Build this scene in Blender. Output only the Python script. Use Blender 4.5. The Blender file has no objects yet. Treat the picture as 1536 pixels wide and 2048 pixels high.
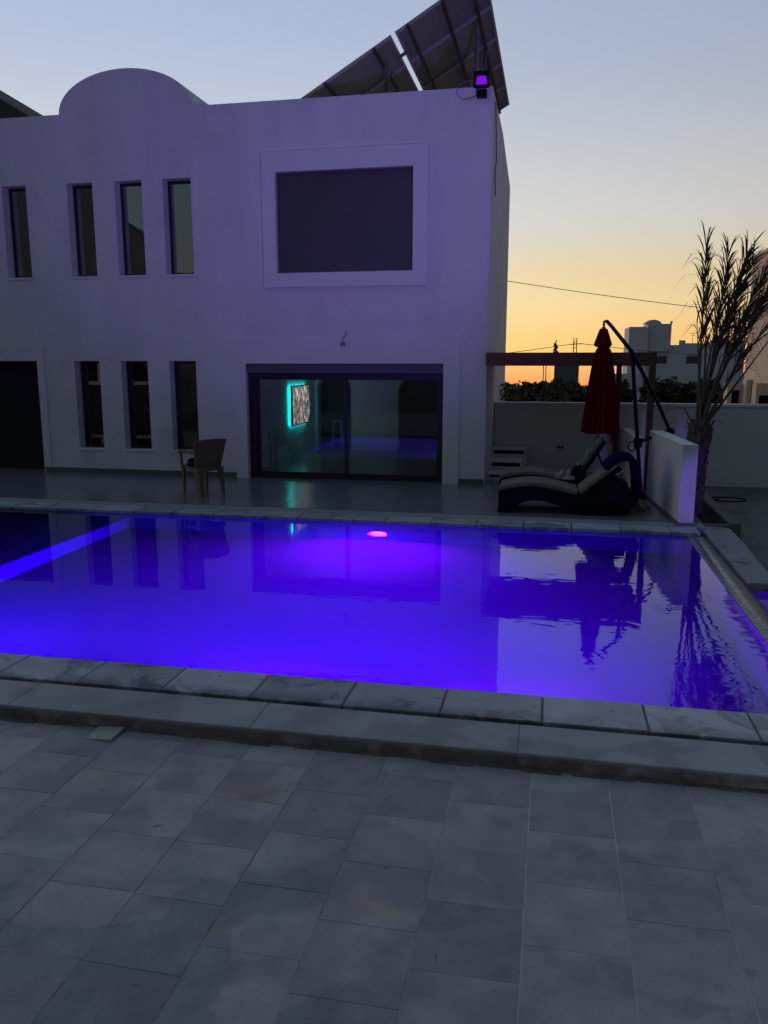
import bpy, math, random
from mathutils import Vector, Matrix
random.seed(7)
R = math.radians
sc = bpy.context.scene
col = sc.collection

# ------------------------------------------------------------------ camera
cam = bpy.data.cameras.new('camera')
cam.sensor_fit = 'VERTICAL'; cam.sensor_height = 24.0; cam.lens = 24.0 * 1628 / 2048
cam.clip_start = 0.05; cam.clip_end = 6000
cam_o = bpy.data.objects.new('camera', cam); col.objects.link(cam_o)
cam_o.location = (0, 0, 2.0)
cam_o.rotation_euler = (R(90 - 10.51), 0, R(11.59))
sc.camera = cam_o

# ------------------------------------------------------------------ sky: dusk, sun just under the horizon behind the villa
SUN_AZ = 36.0          # degrees left of +Y
w = bpy.data.worlds.new('World'); sc.world = w; w.use_nodes = True
nt = w.node_tree; N = nt.nodes; L = nt.links
bg = N['Background']
sky = N.new('ShaderNodeTexSky'); sky.sky_type = 'NISHITA'; sky.sun_disc = False
sky.sun_elevation = R(-2.0); sky.sun_rotation = R(-SUN_AZ)
sky.air_density = 0.7; sky.dust_density = 0.3; sky.ozone_density = 1.0; sky.altitude = 0
def wn(t, **k):
    n = N.new(t)
    for a, b in k.items(): setattr(n, a, b)
    return n
tc = wn('ShaderNodeTexCoord')
dip = wn('ShaderNodeVectorMath', operation='ADD'); dip.inputs[1].default_value = (0, 0, 0.035)    # the villa stands on a rise: the skyline lies a little below eye level
L.new(tc.outputs['Generated'], dip.inputs[0]); L.new(dip.outputs[0], sky.inputs[0])
add = wn('ShaderNodeVectorMath', operation='ADD'); add.inputs[1].default_value = (0.03, 0.03, 0.03)
L.new(sky.outputs[0], add.inputs[0])
gam = wn('ShaderNodeGamma'); gam.inputs[1].default_value = 0.5
L.new(add.outputs[0], gam.inputs[0])
tint = wn('ShaderNodeVectorMath', operation='MULTIPLY'); tint.inputs[1].default_value = (0.81, 0.755, 0.70)
L.new(gam.outputs[0], tint.inputs[0])
sep = wn('ShaderNodeSeparateXYZ'); L.new(dip.outputs[0], sep.inputs[0])
ramp = wn('ShaderNodeValToRGB')                       # colour of the dusk air by height above the horizon
cr = ramp.color_ramp; cr.interpolation = 'EASE'
for i, (p, c) in enumerate([(0.0, (1.08, 0.62, 0.56)), (0.055, (1.14, 0.81, 0.43)), (0.115, (1.12, 0.94, 0.61)), (0.21, (1.05, 1.04, 1.05)), (0.38, (0.84, 0.97, 1.20)), (1.0, (0.66, 0.88, 1.25))]):
    e = cr.elements[i] if i < 2 else cr.elements.new(p)
    e.position = p; e.color = (*c, 1)
L.new(sep.outputs[2], ramp.inputs[0])
dot = wn('ShaderNodeVectorMath', operation='DOT_PRODUCT')   # the sky opposite the sunset is darker
dot.inputs[1].default_value = (-math.sin(R(SUN_AZ)), math.cos(R(SUN_AZ)), 0.25)
L.new(tc.outputs['Generated'], dot.inputs[0])
mr = wn('ShaderNodeMapRange', interpolation_type='SMOOTHSTEP')
mr.inputs[1].default_value = -0.75; mr.inputs[2].default_value = 1.0; mr.inputs[3].default_value = 0.26; mr.inputs[4].default_value = 1.32
L.new(dot.outputs['Value'], mr.inputs[0])
opp = wn('ShaderNodeMix', data_type='RGBA')          # away from the sunset the whole sky is cool
opp.inputs[6].default_value = (0.52, 0.88, 1.28, 1); opp.clamp_factor = True; L.new(mr.outputs[0], opp.inputs[0]); L.new(ramp.outputs[0], opp.inputs[7])
mul = wn('ShaderNodeVectorMath', operation='MULTIPLY')
L.new(tint.outputs[0], mul.inputs[0]); L.new(opp.outputs[2], mul.inputs[1])
sca = wn('ShaderNodeVectorMath', operation='SCALE')
L.new(mul.outputs[0], sca.inputs[0]); L.new(mr.outputs[0], sca.inputs['Scale'])
ten = wn('ShaderNodeVectorMath', operation='SCALE'); ten.inputs['Scale'].default_value = 9.4
L.new(sca.outputs[0], ten.inputs[0])
L.new(ten.outputs[0], bg.inputs[0]); bg.inputs[1].default_value = 0.1

sun = bpy.data.lights.new('sun', 'SUN'); sun.energy = 0.55; sun.angle = R(25); sun.color = (1.0, 0.6, 0.35)
sun_o = bpy.data.objects.new('sun', sun); col.objects.link(sun_o)
sd = Vector((-math.sin(R(SUN_AZ)), math.cos(R(SUN_AZ)), math.tan(R(2.5))))
sun_o.rotation_euler = sd.to_track_quat('Z', 'Y').to_euler()

sc.view_settings.view_transform = 'Standard'; sc.view_settings.look = 'None'
sc.view_settings.exposure = 0.0; sc.view_settings.gamma = 1.0
sc.render.engine = 'CYCLES'
cy = sc.cycles
cy.use_denoising = True
cy.max_bounces = 10; cy.diffuse_bounces = 4; cy.glossy_bounces = 5; cy.transmission_bounces = 8; cy.transparent_max_bounces = 12
cy.caustics_reflective = False; cy.caustics_refractive = False; cy.blur_glossy = 0.5
cy.sample_clamp_indirect = 2.0

# ------------------------------------------------------------------ materials
M = {}
def mat(name, base=(0.5, 0.5, 0.5), rough=0.6, var=0.12, scale=3.0, detail=6.0, bump=0.0, bscale=60.0, metal=0.0, spec=0.5, coords='world', rand=0.0, island=0.0, emit=None, estr=0.0):
    m = bpy.data.materials.new(name); m.use_nodes = True
    t = m.node_tree; n = t.nodes; l = t.links
    b = n['Principled BSDF']
    b.inputs['Roughness'].default_value = rough; b.inputs['Metallic'].default_value = metal
    b.inputs['Specular IOR Level'].default_value = spec
    if coords == 'world': g = n.new('ShaderNodeNewGeometry').outputs['Position']
    else: g = n.new('ShaderNodeTexCoord').outputs['Object']
    if rand > 0:                                       # every slab is cut from another part of the stone
        oi = n.new('ShaderNodeObjectInfo'); os_ = n.new('ShaderNodeVectorMath'); os_.operation = 'SCALE'; os_.inputs[0].default_value = (31, 17, 5); l.new(oi.outputs['Random'], os_.inputs['Scale'])
        oa = n.new('ShaderNodeVectorMath'); oa.operation = 'ADD'; l.new(g, oa.inputs[0]); l.new(os_.outputs[0], oa.inputs[1]); g = oa.outputs[0]
    no = n.new('ShaderNodeTexNoise'); no.inputs['Scale'].default_value = scale; no.inputs['Detail'].default_value = detail; no.inputs['Roughness'].default_value = 0.6
    l.new(g, no.inputs['Vector'])
    mp = n.new('ShaderNodeMapRange'); mp.inputs[1].default_value = 0.25; mp.inputs[2].default_value = 0.75
    mp.inputs[3].default_value = 1 - var; mp.inputs[4].default_value = 1 + var
    l.new(no.outputs['Fac'], mp.inputs[0])
    v = mp.outputs[0]
    if rand > 0:
        oi = n.new('ShaderNodeObjectInfo'); q = n.new('ShaderNodeMapRange'); q.inputs[3].default_value = 1 - rand; q.inputs[4].default_value = 1 + rand
        l.new(oi.outputs['Random'], q.inputs[0]); mm = n.new('ShaderNodeMath'); mm.operation = 'MULTIPLY'; l.new(v, mm.inputs[0]); l.new(q.outputs[0], mm.inputs[1]); v = mm.outputs[0]
    if island > 0:
        oi = n.new('ShaderNodeNewGeometry'); q = n.new('ShaderNodeMapRange'); q.inputs[3].default_value = 1 - island; q.inputs[4].default_value = 1 + island
        l.new(oi.outputs['Random Per Island'], q.inputs[0]); mm = n.new('ShaderNodeMath'); mm.operation = 'MULTIPLY'; l.new(v, mm.inputs[0]); l.new(q.outputs[0], mm.inputs[1]); v = mm.outputs[0]
    vm = n.new('ShaderNodeVectorMath'); vm.operation = 'SCALE'; vm.inputs[0].default_value = base
    l.new(v, vm.inputs['Scale']); l.new(vm.outputs[0], b.inputs['Base Color'])
    if bump > 0:
        n2 = n.new('ShaderNodeTexNoise'); n2.inputs['Scale'].default_value = bscale; n2.inputs['Detail'].default_value = 4; l.new(g, n2.inputs['Vector'])
        bp = n.new('ShaderNodeBump'); bp.inputs['Strength'].default_value = bump; bp.inputs['Distance'].default_value = 0.01
        l.new(n2.outputs['Fac'], bp.inputs['Height']); l.new(bp.outputs[0], b.inputs['Normal'])
    if emit:
        b.inputs['Emission Color'].default_value = (*emit, 1); b.inputs['Emission Strength'].default_value = estr
    M[name] = m; m['v'] = 0
    return m
def stain(name, dark, lo, hi, scale, rough_wet=None, mask=None, seed=0.0, distort=0.6, per_slab=False):
    """adds dried-water and dirt marks with shapes of their own to a material"""
    m = M[name]; t = m.node_tree; n = t.nodes; l = t.links; b = n['Principled BSDF']
    src = b.inputs['Base Color'].links[0].from_socket
    g = n.new('ShaderNodeNewGeometry').outputs['Position']
    mpn = n.new('ShaderNodeMapping'); mpn.inputs['Location'].default_value = (seed, seed * 0.7, 0); l.new(g, mpn.inputs[0])
    if per_slab:
        oi = n.new('ShaderNodeObjectInfo'); os_ = n.new('ShaderNodeVectorMath'); os_.operation = 'SCALE'; os_.inputs[0].default_value = (23, 41, 7); l.new(oi.outputs['Random'], os_.inputs['Scale']); l.new(os_.outputs[0], mpn.inputs['Location'])
    no = n.new('ShaderNodeTexNoise'); no.inputs['Scale'].default_value = scale; no.inputs['Detail'].default_value = 5; no.inputs['Distortion'].default_value = distort
    l.new(mpn.outputs[0], no.inputs['Vector'])
    mr = n.new('ShaderNodeMapRange'); mr.interpolation_type = 'SMOOTHSTEP'; mr.inputs[1].default_value = lo; mr.inputs[2].default_value = hi
    l.new(no.outputs['Fac'], mr.inputs[0]); f = mr.outputs[0]
    if mask:
        sp = n.new('ShaderNodeSeparateXYZ'); l.new(g, sp.inputs[0])
        for (ax, a0, a1) in mask:
            q = n.new('ShaderNodeMapRange'); q.inputs[1].default_value = a0; q.inputs[2].default_value = a1; l.new(sp.outputs[ax], q.inputs[0])
            mm = n.new('ShaderNodeMath'); mm.operation = 'MULTIPLY'; l.new(f, mm.inputs[0]); l.new(q.outputs[0], mm.inputs[1]); f = mm.outputs[0]
    mx = n.new('ShaderNodeMix'); mx.data_type = 'RGBA'; l.new(f, mx.inputs[0]); l.new(src, mx.inputs[6])
    vm = n.new('ShaderNodeVectorMath'); vm.operation = 'MULTIPLY'; vm.inputs[1].default_value = dark; l.new(src, vm.inputs[0])
    l.new(vm.outputs[0], mx.inputs[7]); l.new(mx.outputs[2], b.inputs['Base Color'])
    if rough_wet is not None:
        if b.inputs['Roughness'].links: rs = b.inputs['Roughness'].links[0].from_socket
        else:
            va = n.new('ShaderNodeValue'); va.outputs[0].default_value = b.inputs['Roughness'].default_value; rs = va.outputs[0]
        mf = n.new('ShaderNodeMix'); mf.data_type = 'FLOAT'; l.new(f, mf.inputs[0]); l.new(rs, mf.inputs[2]); mf.inputs[3].default_value = rough_wet
        l.new(mf.outputs[0], b.inputs['Roughness'])
def glassmat(name, ior, tintc, rough=0.0):
    m = bpy.data.materials.new(name); m.use_nodes = True
    b = m.node_tree.nodes['Principled BSDF']
    b.inputs['Base Color'].default_value = (*tintc, 1); b.inputs['Transmission Weight'].default_value = 1.0
    b.inputs['IOR'].default_value = ior; b.inputs['Roughness'].default_value = rough
    M[name] = m; return m

mat('plaster', (0.74, 0.74, 0.75), 0.85, 0.05, 1.3, bump=0.25, bscale=90, spec=0.15)
stain('plaster', (0.86, 0.86, 0.86), 0.58, 0.8, 1.1)
m_ = M['plaster']; t_ = m_.node_tree; b_ = t_.nodes['Principled BSDF']; src_ = b_.inputs['Base Color'].links[0].from_socket
g_ = t_.nodes.new('ShaderNodeNewGeometry'); mp_ = t_.nodes.new('ShaderNodeMapping'); mp_.inputs['Scale'].default_value = (2.2, 2.2, 0.22); t_.links.new(g_.outputs['Position'], mp_.inputs[0])
bo_ = b_.inputs['Normal'].links[0].from_node; nb_ = t_.nodes.new('ShaderNodeTexNoise'); nb_.inputs['Scale'].default_value = 3.5; nb_.inputs['Detail'].default_value = 5
t_.links.new(g_.outputs['Position'], nb_.inputs['Vector']); bb_ = t_.nodes.new('ShaderNodeBump'); bb_.inputs['Strength'].default_value = 0.35; bb_.inputs['Distance'].default_value = 0.05
t_.links.new(nb_.outputs[0], bb_.inputs['Height']); t_.links.new(bo_.outputs[0], bb_.inputs['Normal']); t_.links.new(bb_.outputs[0], b_.inputs['Normal'])
no_ = t_.nodes.new('ShaderNodeTexNoise'); no_.inputs['Scale'].default_value = 1; no_.inputs['Detail'].default_value = 6; t_.links.new(mp_.outputs[0], no_.inputs['Vector'])
mr_ = t_.nodes.new('ShaderNodeMapRange'); mr_.inputs[1].default_value = 0.3; mr_.inputs[2].default_value = 0.75; mr_.inputs[3].default_value = 1.03; mr_.inputs[4].default_value = 0.93; t_.links.new(no_.outputs[0], mr_.inputs[0])
vm_ = t_.nodes.new('ShaderNodeVectorMath'); vm_.operation = 'SCALE'; t_.links.new(src_, vm_.inputs[0]); t_.links.new(mr_.outputs[0], vm_.inputs['Scale']); t_.links.new(vm_.outputs[0], b_.inputs['Base Color'])
mat('plaster_trim', (0.75, 0.75, 0.76), 0.8, 0.04, 2.0, bump=0.15, bscale=120)
mat('wall_grey', (0.72, 0.69, 0.66), 0.9, 0.08, 1.5, bump=0.25, bscale=70, spec=0.1)
mat('partition_white', (0.74, 0.74, 0.75), 0.8, 0.05, 2.0, bump=0.2, bscale=90, spec=0.15)
mat('house_far', (0.62, 0.64, 0.65), 0.9, 0.06, 0.3)
mat('house_tan', (0.66, 0.55, 0.43), 0.9, 0.06, 0.6)
mat('house_dark', (0.12, 0.12, 0.125), 0.9, 0.1, 0.6)
mat('house_shade', (0.045, 0.055, 0.062), 0.9, 0.1, 0.6)  # opposite house darkened in colour so its sunlit front mirrors dark
mat('dark_gap', (0.012, 0.012, 0.014), 0.9, 0.1)
mat('aluminium_dark', (0.03, 0.03, 0.035), 0.4, 0.05, metal=0.3)
mat('shutter', (0.078, 0.075, 0.070), 0.55, 0.05, 1.0)
mat('shutter_box', (0.10, 0.10, 0.115), 0.6, 0.05)
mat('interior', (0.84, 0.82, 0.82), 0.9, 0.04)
mat('interior_unlit', (0.035, 0.035, 0.04), 0.9, 0.1)  # same walls blackened: the lack of light in the rooms is in the colour
mat('interior_floor', (0.25, 0.24, 0.23), 0.25, 0.08)
mat('skirting', (0.13, 0.12, 0.12), 0.5, 0.15, 4)
mat('patio', (0.17, 0.17, 0.19), 0.22, 0.10, 0.9, bump=0.02, bscale=12)
mat('edging', (0.27, 0.28, 0.29), 0.6, 0.12, 4, bump=0.2)
mat('slate', (0.302, 0.287, 0.280), 0.62, 0.22, 5.0, detail=9, bump=0.4, bscale=45, rand=0.11)
stain('slate', (0.86, 0.86, 0.88), 0.50, 0.60, 0.9, mask=[(0, 0.7, -0.9)], seed=3.1, distort=0.4)
stain('slate', (0.68, 0.72, 0.76), 0.455, 0.475, 0.8, rough_wet=0.38, mask=[(0, -0.55, -0.62), (1, 3.0, 2.85)], seed=7.3, distort=0.35)
stain('slate', (1.11, 1.09, 1.07), 0.54, 0.60, 1.0, seed=11.7, distort=0.3, per_slab=True)
stain('slate', (1.20, 1.04, 0.88), 0.60, 0.70, 1.3, mask=[(0, 0.3, -0.4)], seed=1.7, distort=0.3, per_slab=True)
stain('slate', (0.86, 0.87, 0.89), 0.50, 0.54, 1.7, seed=21.0, distort=0.5, per_slab=True)
stain('slate', (0.88, 0.88, 0.89), 0.58, 0.66, 6.0, seed=15.0, distort=0.2)
stain('slate', (0.50, 0.50, 0.50), 0.715, 0.74, 11.0, seed=5.0, distort=0.3)
mat('grout', (0.40, 0.39, 0.385), 0.85, 0.5, 6)
stain('grout', (0.62, 0.62, 0.63), 0.2, 0.4, 2.0, mask=[(0, -0.1, -1.0)], seed=2.0)
mat('coping', (0.36, 0.385, 0.405), 0.5, 0.2, 5.0, bump=0.3, bscale=40, rand=0.2)
stain('coping', (0.52, 0.54, 0.56), 0.52, 0.62, 3.2, rough_wet=0.35, seed=2.0, distort=1.0)
stain('coping', (0.50, 0.52, 0.54), 0.36, 0.46, 4.0, rough_wet=0.3, mask=[(1, 4.52, 4.41)], seed=12.0, distort=0.5)
stain('coping', (0.55, 0.55, 0.56), 0.66, 0.68, 14.0, seed=9.0)
mat('kerb', (0.33, 0.32, 0.325), 0.8, 0.16, 2.5, bump=0.4, bscale=55, rand=0.06)
stain('kerb', (0.60, 0.50, 0.43), 0.30, 0.50, 6.0, mask=[(2, -0.008, -0.03)], seed=4.0)
stain('kerb', (0.8, 0.78, 0.76), 0.5, 0.6, 2.0, seed=6.0)
mat('silt', (0.12, 0.10, 0.082), 0.95, 0.5, 7, bump=0.5)
mat('concrete', (0.15, 0.145, 0.135), 0.9, 0.2, 1.6, bump=0.4, bscale=40)
stain('concrete', (0.7, 0.66, 0.6), 0.5, 0.65, 1.2)
mat('concrete_slab', (0.26, 0.26, 0.28), 0.8, 0.16, 3.5, bump=0.4, bscale=50)
stain('concrete_slab', (0.55, 0.55, 0.55), 0.58, 0.66, 5, seed=2)
mat('ground', (0.11, 0.10, 0.085), 0.95, 0.3, 0.4)
mat('soil', (0.012, 0.011, 0.010), 0.95, 0.4, 8, bump=0.8, bscale=30)
mat('pool_wall_dimmed', (0.035, 0.02, 0.15), 0.5, 0.1, 2.0)  # far wall darkened in colour, in place of lamp light lost in the water
mat('pool_side_dimmed', (0.03, 0.008, 0.06), 0.5, 0.1, 2.0)  # right wall darkened in colour to mute the lamp-lit band along it
mat('pool_paint', (0.15, 0.05, 0.70), 0.7, 0.04, 1.0)
mat('pergola_wood', (0.17, 0.075, 0.062), 0.65, 0.3, 6.0, bump=0.3, bscale=30, spec=0.1)
mat('reed', (0.20, 0.175, 0.15), 0.8, 0.3, 6.0, bump=0.4)
mat('red_canvas', (0.135, 0.005, 0.012), 0.85, 0.2, 9.0, bump=0.2, bscale=80, spec=0.03)
mat('black_metal', (0.012, 0.012, 0.022), 0.35, 0.05, spec=0.15)
mat('black_plastic', (0.008, 0.008, 0.01), 0.5, 0.05, spec=0.15)
mat('wicker', (0.010, 0.010, 0.012), 0.5, 0.3, 60, bump=0.8, bscale=70, spec=0.04)
mw = M['wicker']; tw_ = mw.node_tree; bw_ = tw_.nodes['Principled BSDF']; gw_ = tw_.nodes.new('ShaderNodeTexCoord'); cw_ = tw_.nodes.new('ShaderNodeTexChecker'); cw_.inputs['Scale'].default_value = 55
tw_.links.new(gw_.outputs['Object'], cw_.inputs['Vector']); bpw = tw_.nodes.new('ShaderNodeBump'); bpw.inputs['Strength'].default_value = 0.7; bpw.inputs['Distance'].default_value = 0.006
tw_.links.new(cw_.outputs['Fac'], bpw.inputs['Height']); tw_.links.new(bpw.outputs[0], bw_.inputs['Normal'])
mat('cushion', (0.20, 0.18, 0.145), 0.9, 0.12, 6, bump=0.3, bscale=90, spec=0.05)
mat('towel_navy', (0.012, 0.012, 0.06), 0.95, 0.25, 12, bump=0.6, bscale=120, spec=0)
mat('towel_pale', (0.34, 0.31, 0.36), 0.95, 0.35, 14, bump=0.6, bscale=120, spec=0.05)
mat('bag_black', (0.006, 0.006, 0.009), 0.6, 0.3, 15, bump=0.6, bscale=40, spec=0.1)
mat('chair_plastic', (0.17, 0.135, 0.09), 0.45, 0.08, 5, spec=0.12)
mat('palm_trunk', (0.11, 0.092, 0.08), 0.95, 0.45, 18, bump=0.9, bscale=35, spec=0.05)
mat('palm_stalk', (0.15, 0.118, 0.10), 0.7, 0.3, 12, bump=0.3, spec=0.1)
mat('palm_leaf', (0.085, 0.066, 0.045), 0.6, 0.2, 6, island=0.35, spec=0.2)
mat('leaf_dark', (0.030, 0.042, 0.022), 0.7, 0.25, 1.0, island=0.45)
mat('leaf_yellow', (0.14, 0.12, 0.035), 0.65, 0.3, 5, island=0.5)
mat('bark', (0.07, 0.055, 0.04), 0.9, 0.3, 8)
mat('panel_back', (0.22, 0.21, 0.215), 0.5, 0.12, 3.0)
mat('panel_cell', (0.012, 0.014, 0.03), 0.2, 0.05)
mat('panel_frame', (0.38, 0.38, 0.39), 0.5, 0.06)
mat('panel_purlin', (0.03, 0.03, 0.032), 0.6, 0.1)
mat('panel_post', (0.14, 0.14, 0.145), 0.6, 0.1)
mat('roof_brown', (0.055, 0.05, 0.042), 0.9, 0.15)
mat('rust_brown', (0.14, 0.05, 0.025), 0.8, 0.3, 12)
mat('lid', (0.33, 0.32, 0.24), 0.6, 0.15, 20)
mat('hose', (0.010, 0.011, 0.010), 0.5, 0.1)
mat('stool', (0.30, 0.33, 0.33), 0.6, 0.1)
mat('cable', (0.2, 0.2, 0.21), 0.6, 0.1)
def panemat(name, f0, tintc):
    """thin window glass: straight-through transmission plus a mirror reflection that grows towards grazing"""
    m = bpy.data.materials.new(name); m.use_nodes = True; t = m.node_tree; n = t.nodes; l = t.links
    n.remove(n['Principled BSDF'])
    lw = n.new('ShaderNodeLayerWeight'); lw.inputs[0].default_value = 0.5
    p5 = n.new('ShaderNodeMath'); p5.operation = 'POWER'; p5.inputs[1].default_value = 5.0; l.new(lw.outputs['Facing'], p5.inputs[0])
    mr = n.new('ShaderNodeMapRange'); mr.inputs[3].default_value = f0; mr.inputs[4].default_value = 1.0; l.new(p5.outputs[0], mr.inputs[0])
    tr = n.new('ShaderNodeBsdfTransparent'); tr.inputs[0].default_value = (*tintc, 1)
    gl = n.new('ShaderNodeBsdfGlossy'); gl.inputs['Roughness'].default_value = 0.0
    mx = n.new('ShaderNodeMixShader'); l.new(mr.outputs[0], mx.inputs[0]); l.new(tr.outputs[0], mx.inputs[1]); l.new(gl.outputs[0], mx.inputs[2])
    l.new(mx.outputs[0], n['Material Output'].inputs[0]); M[name] = m
panemat('upper_glass', 0.42, (0.70, 0.75, 0.76))
panemat('window_glass', 0.08, (0.80, 0.84, 0.86))
panemat('door_glass', 0.065, (0.84, 0.88, 0.90))
# mosaic of the overflow edge
m = mat('mosaic', (0.10, 0.125, 0.135), 0.16, 0.3, 8.0)
t = m.node_tree; n = t.nodes; l = t.links; b = n['Principled BSDF']
gg = n.new('ShaderNodeNewGeometry'); vo = n.new('ShaderNodeTexBrick'); vo.offset = 0.0
vo.inputs['Scale'].default_value = 1.0; vo.inputs['Brick Width'].default_value = 0.025; vo.inputs['Row Height'].default_value = 0.025; vo.inputs['Mortar Size'].default_value = 0.002
vo.inputs['Color1'].default_value = (0.6, 0.6, 0.6, 1); vo.inputs['Color2'].default_value = (1.4, 1.4, 1.4, 1); vo.inputs['Mortar'].default_value = (1.6, 1.6, 1.5, 1)
l.new(gg.outputs['Position'], vo.inputs['Vector'])
src = b.inputs['Base Color'].links[0].from_socket
vm = n.new('ShaderNodeVectorMath'); vm.operation = 'MULTIPLY'; l.new(src, vm.inputs[0]); l.new(vo.outputs['Color'], vm.inputs[1]); l.new(vm.outputs[0], b.inputs['Base Color'])
n2 = n.new('ShaderNodeTexNoise'); n2.inputs['Scale'].default_value = 30; l.new(gg.outputs['Position'], n2.inputs['Vector'])
bp = n.new('ShaderNodeBump'); bp.inputs['Strength'].default_value = 0.5; bp.inputs['Distance'].default_value = 0.01; l.new(n2.outputs[0], bp.inputs['Height']); l.new(bp.outputs[0], b.inputs['Normal'])
# water with a light ripple, livelier towards the overflow edge
m = glassmat('water', 1.28, (1, 1, 1)); t = m.node_tree; n = t.nodes; l = t.links; b = n['Principled BSDF']
gg = n.new('ShaderNodeNewGeometry')
mpn = n.new('ShaderNodeMapping'); mpn.inputs['Scale'].default_value = (0.5, 1.0, 1); l.new(gg.outputs['Position'], mpn.inputs[0])
n1 = n.new('ShaderNodeTexNoise'); n1.inputs['Scale'].default_value = 8.0; n1.inputs['Detail'].default_value = 1.0; n1.inputs['Distortion'].default_value = 0.6; l.new(mpn.outputs[0], n1.inputs['Vector'])
sp = n.new('ShaderNodeSeparateXYZ'); l.new(gg.outputs['Position'], sp.inputs[0])
q = n.new('ShaderNodeMapRange'); q.inputs[1].default_value = -3.0; q.inputs[2].default_value = 1.6; q.inputs[3].default_value = 0.00025; q.inputs[4].default_value = 0.0013; l.new(sp.outputs[0], q.inputs[0])
bp = n.new('ShaderNodeBump'); bp.inputs['Strength'].default_value = 1.0
mh = n.new('ShaderNodeMath'); mh.operation = 'MULTIPLY'; l.new(n1.outputs[0], mh.inputs[0]); l.new(q.outputs[0], mh.inputs[1])
bp.inputs['Distance'].default_value = 1.0; l.new(mh.outputs[0], bp.inputs['Height']); l.new(bp.outputs[0], b.inputs['Normal'])
pv = n.new('ShaderNodeVolumePrincipled'); pv.inputs['Color'].default_value = (0.30, 0.02, 0.97, 1); pv.inputs['Density'].default_value = 0.22; pv.inputs['Anisotropy'].default_value = 0.35
l.new(pv.outputs[0], n['Material Output'].inputs['Volume'])
def emitmat(name, c, s):
    m = bpy.data.materials.new(name); m.use_nodes = True
    b = m.node_tree.nodes['Principled BSDF']; b.inputs['Base Color'].default_value = (0.02, 0.02, 0.02, 1)
    b.inputs['Emission Color'].default_value = (*c, 1); b.inputs['Emission Strength'].default_value = s; M[name] = m; return m
emitmat('lamp_magenta', (1.0, 0.05, 0.9), 9.0)
emitmat('lamp_violet', (0.18, 0.0, 1.0), 3.0)
emitmat('flood_lens', (0.26, 0.0, 0.85), 0.8)
emitmat('led_teal', (0.0, 0.80, 0.76), 6.0)
# television picture: a street scene of colour patches
m = bpy.data.materials.new('tv_picture'); m.use_nodes = True; M['tv_picture'] = m
t = m.node_tree; n = t.nodes; l = t.links; b = n['Principled BSDF']; b.inputs['Base Color'].default_value = (0.01, 0.01, 0.01, 1); b.inputs['Roughness'].default_value = 0.3
tcn = n.new('ShaderNodeTexCoord'); mpn = n.new('ShaderNodeMapping'); mpn.inputs['Scale'].default_value = (1, 12, 4); l.new(tcn.outputs['Object'], mpn.inputs[0])
vn = n.new('ShaderNodeTexNoise'); vn.inputs['Scale'].default_value = 1.0; vn.inputs['Detail'].default_value = 5; vn.inputs['Distortion'].default_value = 1.5; l.new(mpn.outputs[0], vn.inputs['Vector'])
crn = n.new('ShaderNodeValToRGB'); l.new(vn.outputs['Fac'], crn.inputs[0])
for i, (p, c) in enumerate([(0.30, (0.01, 0.01, 0.012)), (0.42, (0.07, 0.045, 0.035)), (0.48, (0.05, 0.07, 0.14)), (0.54, (0.30, 0.22, 0.15)), (0.62, (0.55, 0.45, 0.36)), (0.75, (0.85, 0.8, 0.75))]):
    e = crn.color_ramp.elements[i] if i < 2 else crn.color_ramp.elements.new(p)
    e.position = p; e.color = (*c, 1)
l.new(crn.outputs[0], b.inputs['Emission Color']); b.inputs['Emission Strength'].default_value = 1.5

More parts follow.
